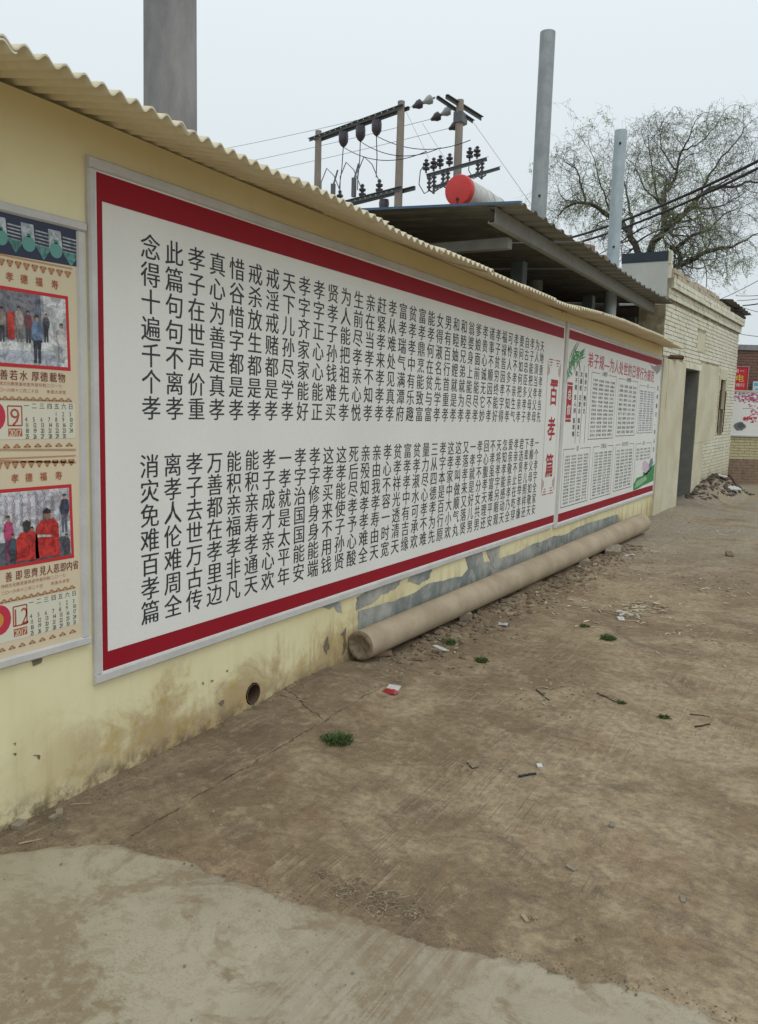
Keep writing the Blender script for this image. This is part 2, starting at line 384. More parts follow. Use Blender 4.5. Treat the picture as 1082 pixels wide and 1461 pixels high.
# ------------------------------------------------------------------ ground
def gz(x, y):
    bank = lut([(1.9, 0), (2.6, .01), (3.05, .022), (3.5, .05), (3.9, .04), (4.2, .015), (11, .02), (12.4, .07), (14, .08), (20, .05)], y) * (1 - S((x - .12) / .75))
    amp = S((y - 1.9) / .8)
    near = S((x + .3) / .1)
    h = bank
    h += amp * .012 * noise.noise((x * 1.1, y * .8, 3.1))
    h += (.25 + .75 * amp) * .0045 * noise.noise((x * 5, y * 4, 9.1))
    h += (.2 + .8 * amp) * .0028 * noise.noise((x * 19, y * 15, 1.7))
    mk = S((y - 4.2) / .5) * (1 - S((y - 8.6) / 1.5)) * S((x - .0) / .1) * (1 - S((x - .33) / .3))
    if mk > 0: h += mk * (.008 + .026 * noise.noise((x * 9, y * 7, 5.5)) + .020 * noise.noise((x * 24, y * 20, 2.5)))
    r = math.hypot((x - .18) / .55, (y - 17.2) / 2.2)
    if r < 1.5: h += .30 * S(1.25 - r) * (1 + .35 * noise.noise((x * 4, y * 3, 7.7)))
    return h
def axis(a, b, step, g, lim):
    o = [a]
    while o[-1] < b: o.append(o[-1] + step)
    s = step
    while o[-1] < lim: s *= g; o.append(o[-1] + s)
    return o
def build_ground():
    xs = axis(-.3, 3.0, .026, 1.18, 400); neg = []; s = .1; v = -.3
    while v > -400: s *= 1.5; v -= s; neg.append(v)
    xs = neg[::-1] + xs
    ys = axis(1.3, 8.5, .034, 1.035, 30); s = 1.0
    while ys[-1] < 500: s *= 1.5; ys.append(ys[-1] + s)
    neg = []; s = .15; v = 1.3
    while v > -300: s *= 1.5; v -= s; neg.append(v)
    ys = neg[::-1] + ys
    nx, ny = len(xs), len(ys)
    vs = [(x, y, gz(x, y) if abs(x) < 12 and -3 < y < 40 else 0) for y in ys for x in xs]
    fs = [(j * nx + i, j * nx + i + 1, (j + 1) * nx + i + 1, (j + 1) * nx + i) for j in range(ny - 1) for i in range(nx - 1)]
    struct(MB().add(vs, fs).build('ground', M_dirt, True))
build_ground()
EDGE = [(-.02, 1.50), (.12, 1.60), (.28, 1.75), (.41, 1.85), (.63, 1.88), (.86, 1.89), (1.04, 1.91), (1.24, 1.93), (1.43, 1.945), (1.56, 1.95), (1.82, 2.03), (1.99, 2.05), (2.18, 2.08), (2.35, 2.09), (3.5, 2.3), (8, 3.4), (14, 4.6)]
def edge(x):
    for (a, b), (c, d) in zip(EDGE, EDGE[1:]):
        if a <= x <= c: return b + (d - b) * (x - a) / (c - a) + .030 * noise.noise((x * 5, 1, 1)) + .018 * noise.noise((x * 19, 5, 1)) + .010 * noise.noise((x * 60, 5, 1))
def build_slab():
    xs = axis(-.02, 3.4, .012, 1.12, 13.5); rows = [0, .006, .02, .05, .1, .16, .24, .35, .6, 1, 2, 4, 8, 16]
    vs = []; fs = []; n = len(xs)
    for k, r in enumerate([-1] + rows):
        for x in xs:
            e = edge(x)
            if r < 0: vs.append((x, e + .012, -.006))
            else: vs.append((x, e - r, (-.003 if r == 0 else .002 if r < .01 else .006 if r < .03 else .009) + .0022 * noise.noise((x * 4, (e - r) * 4, 0))))
    for k in range(len(rows)):
        for i in range(n - 1): a = k * n + i; fs.append((a, a + n, a + n + 1, a + 1))
    o = MB().add(vs, fs).build('concrete_pavement', M_slab, True); struct(o)
    at = o.data.attributes.new('edge_distance', 'FLOAT', 'POINT'); at.data.foreach_set('value', [max(r, 0) for r in [-1] + rows for _ in xs])
build_slab()

# ------------------------------------------------------------------ the painted roadside wall
WT = lambda y: lut([(-2, 2.515), (1.76, 2.509), (3.2, 2.494), (5, 2.494), (7.4, 2.476), (9.7, 2.515), (12.4, 2.53)], y)
def eave_z(y):
    return lut([(-2, 2.49), (1.5, 2.472), (2.8, 2.444), (4.2, 2.412), (6.4, 2.408), (8.6, 2.485), (10.5, 2.503), (12.6, 2.503)], y)
wall = thing('roadside_wall', 'long cream painted plaster wall with stained base and corrugated coping, carrying the notice boards', 'wall', (-.12, 6, 0))
def wall_body():
    mb = MB(); ys = [-2 + 14.38 * k / 40 for k in range(41)]; n_ = len(ys)
    vs = [(x, y, z if z < 0 else WT(y)) for (x, z) in ((-.24, -.4), (0, -.4), (0, 1), (-.24, 1)) for y in ys]; fs = []
    for r_ in range(4):
        for k in range(n_ - 1): a, b = r_ * n_ + k, ((r_ + 1) % 4) * n_ + k; fs.append((a, a + 1, b + 1, b))
    fs += [(0, n_, 2 * n_, 3 * n_), (n_ - 1, 4 * n_ - 1, 3 * n_ - 1, 2 * n_ - 1)]
    mb.add(vs, fs)
    o = mb.build('plastered_wall', M_wall)
    bm = bmesh.new(); bm.from_mesh(o.data); bmesh.ops.recalc_face_normals(bm, faces=bm.faces[:]); bm.to_mesh(o.data); bm.free()
    cyl = MB(); n = 22; cy, cz, rr = 3.077, .088, .055
    pts = [(cy + rr * (1 + .06 * random.random()) * math.cos(6.2832 * k / n), cz + rr * (1 + .06 * random.random()) * math.sin(6.2832 * k / n)) for k in range(n)]
    cyl.add([(-.5, a, b) for a, b in pts] + [(.1, a, b) for a, b in pts], [tuple(range(n)), tuple(range(n, 2 * n))[::-1]] + [(k, n + k, n + (k + 1) % n, (k + 1) % n) for k in range(n)])
    co = cyl.build('hole_cutter', M_wall)
    bm = bmesh.new(); bm.from_mesh(co.data); bmesh.ops.recalc_face_normals(bm, faces=bm.faces[:]); bm.to_mesh(co.data); bm.free()
    md = o.modifiers.new('cut', 'BOOLEAN'); md.operation = 'DIFFERENCE'; md.object = co; md.solver = 'EXACT'
    dg = bpy.context.evaluated_depsgraph_get(); dg.update()
    me = bpy.data.meshes.new_from_object(o.evaluated_get(dg)); o.modifiers.clear(); o.data = me
    bpy.data.objects.remove(co)
    o.parent = wall; o.matrix_parent_inverse = Matrix.Translation(-Vector(wall.location))
    pipe = MB(); k = 22
    ring = lambda x, r: [(x, cy + r * math.cos(6.2832 * i / k), cz + r * math.sin(6.2832 * i / k)) for i in range(k)]
    vs = ring(.004, .052) + ring(.004, .047) + ring(-.3, .047) + [(-.3, cy, cz)]
    fs = [(i, (i + 1) % k, k + (i + 1) % k, k + i) for i in range(k)] + [(k + i, k + (i + 1) % k, 2 * k + (i + 1) % k, 2 * k + i) for i in range(k)] + [(2 * k + i, 2 * k + (i + 1) % k, 3 * k) for i in range(k)]
    part(pipe.add(vs, fs), 'drain_hole_lining', mat('dark_clay_pipe', (.13, .085, .055), .3, 20, .9, .3), wall)
wall_body()
def sheets():
    y = -2.0; i = 0; pitch = .069
    while y < 12.1:
        w = min(.76, 12.40 - y); nseg = int(w / pitch * 10); mb = MB()
        dz = random.uniform(-.003, .003) + (.007 if i % 2 else 0); ov = .35 + random.uniform(-.012, .012); sk = random.uniform(-.008, .008)
        if y > 11: ov = .30
        vs = []
        for t in (0, -.006):
            for (px, k) in ((ov, 0), (.16, 1), (-.05, 2), (-.42, 3)):
                for s in range(nseg + 1):
                    yy = y + w * s / nseg; zo = eave_z(yy) - .002; zi = WT(yy) + .020
                    f = (ov - px) / ov; z = zo + (zi - zo) * f
                    xx = px + (sk * (s / nseg) if k == 0 else 0) + (.003 * noise.noise((yy * 9, 2, 0)) if k == 0 else 0)
                    vs.append((xx, yy, z + dz + .0115 * math.cos(2 * math.pi * yy / pitch) + t))
        n = nseg + 1; fs = []; mi = []
        for L in (0, 1):
            for k in range(3):
                for s in range(nseg):
                    a = L * 4 * n + k * n + s; q = (a, a + 1, a + n + 1, a + n)
                    fs.append(q if L == 0 else q[::-1])
        mb.add(vs, fs, 0); b = len(fs)
        mb.f += [(s, 4 * n + s, 4 * n + s + 1, s + 1) for s in range(nseg)]; mb.mi += [1] * nseg
        for s in (0, nseg):
            for k in range(3):
                a = k * n + s; mb.f.append((a, a + n, 4 * n + a + n, 4 * n + a)); mb.mi.append(1)
        o = part(mb, 'corrugated_sheet', [M_sheet, M_sheetedge], wall)
        for p in o.data.polygons: p.use_smooth = p.material_index == 0
        y += .70; i += 1
sheets()
def wpoly(mb, px, x, mi=0, amp=.0, depth=3, back=None):
    pts = jag(px, amp, depth) if amp else px
    q = []
    for u, v in pts:
        a, b = W(u, v); q.append((x, a, b))
    n = len(q); mb.add(q, [tuple(range(n))], mi)
    if back is not None:
        mb.add(q + [(back, a[1], a[2]) for a in q], [(i, n + i, n + (i + 1) % n, (i + 1) % n) for i in range(n)], mi)
def cement_patches():
    P = [[(511, 872), (564, 857), (612, 832), (660, 822), (672, 805), (718, 795), (757, 778), (805, 763), (881, 734), (885, 752), (800, 800), (700, 845), (600, 888), (511, 925)],
         [(456, 866), (486, 858), (488, 874), (481, 872), (477, 865), (470, 869)],
         [(509, 852), (530, 838), (557, 829), (572, 823), (570, 834), (552, 846), (535, 858), (518, 866), (508, 872)],
         [(581, 830), (588, 816), (617, 806), (613, 824), (598, 834)],
         [(663, 793), (687, 785), (688, 806), (668, 810)],
         [(692, 784), (713, 779), (711, 795), (723, 803), (706, 812), (697, 795)],
         [(760, 776), (782, 768), (800, 762), (790, 772), (770, 781)]]
    for i, px in enumerate(P):
        mb = MB(); wpoly(mb, px, .0022 + .0005 * i, 0, .13 if i else .05, 4, -.002); part(mb, 'bare_cement_patch', M_cement, wall)
    dk = mat('chipped_dark_plaster', (.24, .20, .14), .4, 40, .95, .5)
    for px in ([(463, 915), (468, 908), (470, 922), (466, 934), (462, 928)], [(44, 941), (60, 939), (58, 946), (47, 950)], [(311, 1003), (320, 998), (317, 1008)], [(300, 971), (305, 970), (303, 974)],
               [(18, 1060), (23, 1059), (22, 1064)], [(18, 1075), (24, 1075), (22, 1078)], [(47, 1078), (57, 1077), (56, 1084), (52, 1078)], [(322, 957), (326, 955), (325, 959)], [(288, 975), (290, 972), (291, 977)],
               [(803, 430), (804.4, 431), (802.6, 447), (801.4, 447)], [(486, 905), (495, 893), (494, 925), (487, 936)]):
        mb = MB(); wpoly(mb, px, .002, 0, .16, 3); part(mb, 'plaster_chip', dk, wall)
cement_patches()
# ------------------------------------------------------------------ notice boards
def rail(parent, p0, p1, w, d0=0.0, d1=.022, seed=0):
    """a slightly wavy flat trim strip from p0 to p1 (y,z), width w"""
    a, b = Vector(p0), Vector(p1); L = (b - a).length; n = max(2, int(L / .12)); t = (b - a) / L; nn = Vector((-t.y, t.x))
    prof = [(-w / 2, d0), (-w / 2, d1 - .008), (-w / 2 + .006, d1), (w / 2 - .006, d1), (w / 2, d1 - .008), (w / 2, d0)]
    vs = []; fs = []
    for i in range(n + 1):
        s = i / n; c = a + t * L * s; o = .0035 * noise.noise((s * L * 1.3, seed, 0)) + .0016 * noise.noise((s * L * 6, seed, 4)); q = .003 * noise.noise((s * L * 2, seed, 9))
        if i in (0, n): o = 0
        for (k, d) in prof:
            p = c + nn * (k + o); vs.append((d + (q if d > d0 else 0), p.x, p.y))
    m_ = len(prof)
    for i in range(n):
        for k in range(m_ - 1): x = i * m_ + k; fs.append((x, x + 1, x + m_ + 1, x + m_))
    fs.append(tuple(range(m_))); fs.append(tuple(n * m_ + k for k in range(m_))[::-1])
    o = part(MB().add(vs, fs), 'frame_rail', M_frame, parent)
    bm = bmesh.new(); bm.from_mesh(o.data); bmesh.ops.recalc_face_normals(bm, faces=bm.faces[:]); bm.to_mesh(o.data); bm.free()
    return o
def rect(mb, y0, y1, z0, z1, x, mi=0): mb.add([(x, y0, z0), (x, y1, z0), (x, y1, z1), (x, y0, z1)], [(0, 1, 2, 3)], mi)
def ring(parent, name, o, i, x, m_):
    (a, b, c, d), (e, f, g, h) = o, i
    mb = MB(); rect(mb, a, b, h, d, x); rect(mb, a, b, c, g, x); rect(mb, a, e, g, h, x)
    if f < b: rect(mb, f, b, g, h, x)
    return part(mb, name, m_, parent)
def line(mb, p, q, w, x, mi=0):
    a, b = Vector(p), Vector(q); t = (b - a).normalized(); n = Vector((-t.y, t.x)) * w / 2
    mb.add([(x, *(a + n)), (x, *(a - n)), (x, *(b - n)), (x, *(b + n))], [(0, 1, 2, 3)], mi)
def vtext(parent, s, y, z0, pitch, w, h, x, m_, bold=0.0, name='column_lettering', into=None, mi=0):
    mb = into or MB()
    for k, ch in enumerate(s): put(mb, ch, y, z0 - k * pitch, w, h, x, bold, mi)
    if into is None and mb.f: return part(mb, name, m_, parent)
BX = .012
# --- board one
TOP = '''念得十遍千个孝 此篇句句不离孝 孝子在世声价重 真心为善是真孝 惜谷惜字都是孝 戒杀放生都是孝 戒淫戒赌都是孝 天下儿孙尽学孝 孝字齐家家能好 孝字正心心能正 贤孝子孙钱难买 为人能把祖先孝 生前尽孝亲心悦 亲在当孝不知孝 赶紧孝来孝孝孝 孝从难处见真孝 富孝瑞气满潭府 贫孝孝中有乐趣 富孝鼎烹能致富 能孝何在贫与富 女得淑名先学孝 男有百行首重孝 和睦妯娌就是孝 和睦兄弟就为孝 翁婆身上能尽孝 爹娘面前能尽孝 孝贵心诚无它妙 诸事不顺因不孝 孝子贫穷终能好 福禄皆因孝字得 可怜人多不知孝 孝亲不孝亲生气 要问如何把亲孝 自古忠臣多孝子 孝子能把父母孝 为人须当孝父母 天地重孝孝当先'''.split()
BOT = '''消灾免难百孝篇 离孝人伦难周全 孝子去世万古传 万善都在孝里边 能积亲福孝非凡 能积亲寿孝通天 孝子成才亲心欢 一孝就是太平年 孝字治国国能安 孝字修身身能端 这孝买来不用钱 这孝能使子孙贤 死后尽孝予心酸 亲殁知孝孝难全 亲由我孝寿由天 孝心不容一时宽 贫孝祥光透清天 富孝孝中有吉缘 贫孝淑水可承欢 量力尽心孝不难 三从四德孝为先 孝字本是百行原 这孝家中大小欢 这孝叫做顺气丸 又落孝来又落贤 一孝就是好儿男 孝字不分女共男 回心腹孝天理还 不孝虽富难平安 天将孝字另眼观 怎知孝能感动天 爱亲敬亲孝乃全 孝亲不止在吃穿 君选贤臣举孝廉 下辈孝儿照样还 孝顺父母如敬天 一个孝字全家安'''.split()
b1 = thing('notice_board', 'largest board, white with crimson bands and thirty-seven columns of black characters', 'notice board', (0, 4.9, .43))
mb = MB(); mb.box(.001, BX, 2.10, 7.74, .44, 2.36); part(mb, 'board_panel', M_white, b1)
ring(b1, 'crimson_border', (2.132, 7.705, .462, 2.326), (2.157, 7.705, .535, 2.228), BX + .001, M_red)
rail(b1, (2.092, 2.352), (7.70, 2.366), .044, seed=1); rail(b1, (2.092, .438), (7.64, .432), .040, seed=2); rail(b1, (2.109, .458), (2.109, 2.330), .034, seed=3)
for i, (a, b) in enumerate(zip(TOP, BOT)):
    y = 2.395 + i * .1307; w, h = .108, .103
    vtext(b1, a, y, 2.108, .1040, w, h, BX + .0012, M_ink, .010); vtext(b1, b, y - .012, 1.250, .1005, w, h, BX + .0012, M_ink, .010)
mb = MB()
A = dict(y0=7.285, y1=7.655, z0=.76, z1=2.01)
for y in (A['y0'], A['y1']): line(mb, (y, A['z0'] + .12), (y, A['z1'] - .12), .004, BX + .0012)
for z in (A['z0'], A['z1']): line(mb, (A['y0'] + .1, z), (A['y1'] - .1, z), .004, BX + .0012)
for sy, y in ((1, A['y0']), (-1, A['y1'])):
    for sz, z in ((1, A['z0']), (-1, A['z1'])):
        for k, (d, e) in enumerate(((.0, .13), (.025, .10), (.05, .06))):
            line(mb, (y + sy * d, z + sz * (.02 + d)), (y + sy * d, z + sz * (.02 + d + e)), .009, BX + .0012); line(mb, (y + sy * (.02 + d), z + sz * d), (y + sy * (.02 + d + e * .8), z + sz * d), .009, BX + .0012)
part(mb, 'title_box_border', M_tred, b1)
for ch, z, h in (('百', 1.70, .25), ('孝', 1.375, .26), ('篇', 1.03, .26)):
    mb = MB(); put(mb, ch, 7.48 if ch != '百' else 7.49, z, .235, h * .9, BX + .0014, .03)
    if ch == '百':
        line(mb, (7.40, 1.815), (7.60, 1.815), .035, BX + .0018)
    part(mb, 'title_character', M_tred, b1)
# --- board two
b2 = thing('notice_board', 'further board beside the house, with green bamboo, a lotus leaf and blocks of tiny text', 'notice board', (0, 10.1, .43))
mb = MB(); mb.box(.001, BX, 7.80, 12.37, .40, 2.37); part(mb, 'board_panel', M_white, b2)
ring(b2, 'crimson_border', (7.835, 12.33, .445, 2.33), (7.835, 12.33, .53, 2.245), BX + .001, M_red)
rail(b2, (7.79, 2.372), (12.37, 2.352), .045, seed=5); rail(b2, (7.72, .415), (12.37, .405), .040, seed=6)
rail(b2, (7.765, .40), (7.80, 2.39), .07, seed=7, d1=.026); rail(b2, (12.352, .42), (12.352, 2.33), .03, seed=8)
T2 = MB()
title = '弟子规—为人处世的日常行为规范'
mb = MB()
for k, ch in enumerate(title): put(mb, ch, 8.67 + k * .222, 2.095 - k * .0015, .215, .17, BX + .0012, .02)
part(mb, 'title_lettering', M_pink, b2)
SEC = {
 'a': ('入则孝', '父母呼应勿缓父母命行勿懒父母教须敬听父母责须顺承冬则温夏则凊晨则省昏则定出必告反必面居有常业无变事虽小勿擅为苟擅为子道亏物虽小勿私藏苟私藏亲心伤亲所好力为具亲所恶谨为去身有伤贻亲忧德有伤贻亲羞亲爱我孝何难亲憎我孝方贤亲有过谏使更怡吾色柔吾声谏不入悦复谏号泣随挞无怨亲有疾药先尝昼夜侍不离床丧三年常悲咽居处变酒肉绝丧尽礼祭尽诚事死者如事生'),
 'b': ('出则悌', '兄道友弟道恭兄弟睦孝在中财物轻怨何生言语忍忿自泯或饮食或坐走长者先幼者后长呼人即代叫人不在己即到称尊长勿呼名对尊长勿见能路遇长疾趋揖长无言退恭立骑下马乘下车过犹待百步余长者立幼勿坐长者坐命乃坐尊长前声要低低不闻却非宜进必趋退必迟问起对视勿移事诸父如事父事诸兄如事兄'),
 'c': ('谨', '朝起早夜眠迟老易至惜此时晨必盥兼漱口便溺回辄净手冠必正纽必结袜与履俱紧切置冠服有定位勿乱顿致污秽衣贵洁不贵华上循分下称家对饮食勿拣择食适可勿过则年方少勿饮酒饮酒醉最为丑步从容立端正揖深圆拜恭敬勿践阈勿跛倚勿箕踞勿摇髀缓揭帘勿有声宽转弯勿触棱执虚器如执盈入虚室如有人事勿忙忙多错勿畏难勿轻略斗闹场绝勿近邪僻事绝勿问将入门问孰存将上堂声必扬人问谁对以名吾与我不分明用人物须明求倘不问即为偷借人物及时还后有急借不难'),
 'd': ('信', '凡出言信为先诈与妄奚可焉话说多不如少惟其是勿佞巧奸巧语秽污词市井气切戒之见未真勿轻言知未的勿轻传事非宜勿轻诺苟轻诺进退错凡道字重且舒勿急疾勿模糊彼说长此说短不关己莫闲管见人善即思齐纵去远以渐跻见人恶即内省有则改无加警唯德学唯才艺不如人当自砺若衣服若饮食不如人勿生戚闻过怒闻誉乐损友来益友却闻誉恐闻过欣直谅士渐相亲无心非名为错有心非名为恶过能改归于无倘掩饰增一辜'),
 'e': ('泛爱众', '凡是人皆须爱天同覆地同载行高者名自高人所重非貌高才大者望自大人所服非言大己有能勿自私人所能勿轻訾勿谄富勿骄贫勿厌故勿喜新人不闲勿事搅人不安勿话扰人有短切莫揭人有私切莫说道人善即是善人知之愈思勉扬人恶即是恶疾之甚祸且作善相劝德皆建过不规道两亏凡取与贵分晓与宜多取宜少将加人先问己己不欲即速已恩欲报怨欲忘报怨短报恩长待婢仆身贵端虽贵端慈而宽势服人心不然理服人方无言'),
 'f': ('余力学文', '不力行但学文长浮华成何人但力行不学文任己见昧理真读书法有三到心眼口信皆要方读此勿慕彼此未终彼勿起宽为限紧用功工夫到滞塞通心有疑随札记就人问求确义房室清墙壁净几案洁笔砚正墨磨偏心不端字不敬心先病列典籍有定处读看毕还原处虽有急卷束齐有缺坏就补之非圣书屏勿视蔽聪明坏心志勿自暴勿自弃圣与贤可驯致'),
 'g': ('亲仁', '同是人类不齐流俗众仁者希果仁者人多畏言不讳色不媚能亲仁无限好德日进过日少不亲仁无限害小人进百事坏')}
def block(key, y0, y1, zt, zb, m_, bottom=True, rowmax=None):
    head, txt = SEC[key]; cells = [txt[i:i + 3] for i in range(0, len(txt), 3)]; rows = (len(cells) + 3) // 4
    mb = MB(); x = BX + .0012; c = (y0 + y1) / 2; w = y1 - y0
    for k, ch in enumerate(head): put(mb, ch, c + (k - (len(head) - 1) / 2) * .085, zt, .085, .058, x, .01)
    hw = .05 + .045 * len(head)
    for p, q in (((y0, zt - .004), (c - hw, zt - .004)), ((c + hw, zt - .004), (y1, zt - .004)), ((y0, zt), (y0, zb)), ((y1, zt), (y1, zb))): line(mb, p, q, .006, x)
    if bottom: line(mb, (y0, zb), (y1, zb), .008, x)
    n = rowmax or rows; zp = (zt - .06 - zb - .02) / n; cw = (w - .08) / 4
    for i, cell in enumerate(cells):
        r, q = divmod(i, 4)
        for k, ch in enumerate(cell): put(mb, ch, y0 + .04 + cw * (q + .5) + (k - 1) * cw * .27, zt - .06 - zp * (r + .5), cw * .27, min(zp * .72, .044), x, .012)
    part(mb, 'text_block', m_, b2)
block('a', 8.74, 9.80, 1.975, 1.255, M_ink2); block('b', 9.93, 10.92, 1.965, 1.275, M_ink2); block('c', 11.04, 12.02, 1.93, 1.30, M_blueink)
block('d', 7.90, 8.86, 1.17, .585, M_ink2); block('e', 8.98, 9.85, 1.17, .585, M_ink2); block('f', 9.98, 10.93, 1.17, .60, M_ink2); block('g', 11.05, 12.03, 1.16, .60, M_ink2, False, 11)
for i, (yy, groups, L) in enumerate(((8.19, ('弟子规', '圣人训', '首孝悌'), 1), (8.36, ('次谨信', '泛爱众', '而亲仁'), 1), (8.53, ('有余力', '则学文'), 1))):
    mb = MB()
    for g, s in enumerate(groups):
        for k, ch in enumerate(s): put(mb, ch, yy, 1.925 - g * .235 - k * .068, .085, .058, BX + .0012, .03)
    line(mb, (yy + .082, 2.02), (yy + .078, 1.22), .010, BX + .0012); part(mb, 'column_lettering', M_ink, b2)
mb = MB(); rect(mb, 7.90, 8.08, 1.44, 1.83, BX + .0012); part(mb, 'red_plaque', M_tred, b2)
mb = MB(); put(mb, '总', 7.99, 1.71, .13, .11, BX + .0018, .03); put(mb, '叙', 7.99, 1.56, .13, .11, BX + .0018, .03)
for z in (1.80, 1.47): line(mb, (7.90, z), (8.08, z), .008, BX + .0018)
part(mb, 'plaque_lettering', M_white, b2)
vtext(b2, '以孝修行，好人生', 12.20, 1.93, .125, .10, .075, BX + .0012, M_ink, .03)
def leafy(mb, c, n, L0, L1, w, a0, a1, x, mi=0):
    for k in range(n):
        a = random.uniform(a0, a1); L = random.uniform(L0, L1); ca, sa = math.cos(a), math.sin(a); oy, oz = c[0] + random.uniform(-.04, .04), c[1] + random.uniform(-.04, .04)
        xx = x + k * .00002
        mb.add([(xx, oy, oz), (xx, oy + ca * L * .4 - sa * w, oz + sa * L * .4 * .7 + ca * w), (xx, oy + ca * L, oz + sa * L * .7), (xx, oy + ca * L * .4 + sa * w, oz + sa * L * .4 * .7 - ca * w)], [(0, 3, 2, 1)], mi)
for c, n, L in (((8.03, 2.13), 18, .34), ((8.24, 2.11), 14, .30), ((7.95, 2.03), 8, .2), ((7.92, 1.95), 10, .24)):
    mb = MB(); leafy(mb, c, n, L * .4, L, .011, -2.3, .8, BX + .0012); part(mb, 'bamboo_print', M_green, b2)
def pxpoly(parent, name, px, m_, x, amp=.08, depth=3):
    mb = MB(); wpoly(mb, px, x, 0, amp, depth); return part(mb, name, m_, parent)
pxpoly(b2, 'lotus_leaf_print', [(902, 700), (903, 690), (907, 682), (915, 679), (922, 674), (928, 666), (934, 661), (936, 672), (934, 684), (920, 691), (911, 696)], M_green, BX + .0013, .05)
pxpoly(b2, 'lotus_leaf_print', [(904, 697), (906, 688), (914, 682), (920, 679), (922, 684), (912, 692)], M_green2, BX + .0016)
pxpoly(b2, 'lotus_bud_print', [(916, 674), (921, 672), (924, 666), (926, 657), (930, 653), (931, 660), (928, 668), (922, 677), (917, 678)], M_teal, BX + .0013)
pxpoly(b2, 'lotus_flower_print', [(916, 670), (916, 660), (919, 656), (923, 660), (925, 668), (920, 675)], M_lotus, BX + .0016)
pxpoly(b2, 'ink_corner_print', [(925, 518), (932, 523), (938, 520), (942, 520), (940, 530), (936, 534), (932, 528)], flatc((.36, .30, .32)), BX + .0013)
# --- poster board with the calendar pages
b3 = thing('poster_board', 'poster board at the left edge with two calendar pages and printed photographs', 'notice board', (0, 1.2, .6))
mb = MB(); mb.box(.001, BX, .55, 2.06, .61, 2.13); part(mb, 'board_panel', M_cream, b3)
rail(b3, (.55, 2.116), (2.078, 2.120), .034, seed=11); rail(b3, (.55, .610), (2.070, .603), .034, seed=12); rail(b3, (2.052, .62), (2.056, 2.10), .036, seed=13, d1=.020); rail(b3, (.53, .6), (.53, 2.13), .036, seed=14)
X = BX
def PP(name, px, c, x, amp=0, depth=2, parent=b3): return pxpoly(parent, name, px, (photoc if name.startswith('printed') else flatc)(c) if isinstance(c, tuple) else c, X + x, amp, depth)
def lineuv(mb, p, q, w, x): line(mb, W(*p), W(*q), w, X + x)
PP('page_heading_print', [(-60, 280), (108, 318), (107, 381), (-60, 352)], (.035, .045, .085), .0010)
PP('page_heading_print', [(-60, 281), (108, 321), (108, 328), (-60, 288)], (.10, .25, .27), .0014)
for u in (-38, -2, 38, 77):
    s = .245 * u
    PP('printed_roof_tile', [(u - 12, 308 + s), (u + 6, 312 + s), (u + 9, 340 + s), (u - 10, 336 + s)], (.42, .47, .50), .0014)
    mb = MB(); y, z = W(u - .5, 339 + s); n = 14
    mb.add([(X + .0018, y + .026 * math.cos(6.283 * k / n), z + .026 * math.sin(6.283 * k / n)) for k in range(n)], [tuple(range(n))]); part(mb, 'printed_roof_tile', flatc((.13, .33, .30)), b3)
    PP('printed_roof_tile', [(u + 8, 340 + s), (u + 32, 346 + s), (u + 21, 362 + s)], (.10, .28, .26), .0016)
    PP('printed_roof_tile', [(u - 3, 324 + s), (u + 2, 325 + s), (u + 2, 330 + s), (u - 3, 329 + s)], (.04, .20, .14), .0018)
    for k in range(5): PP('printed_roof_tile', [(u + 9, 319 + s + k * 5), (u + 28, 324 + s + k * 5), (u + 28, 326 + s + k * 5), (u + 9, 321 + s + k * 5)], (.38, .40, .44), .0014)
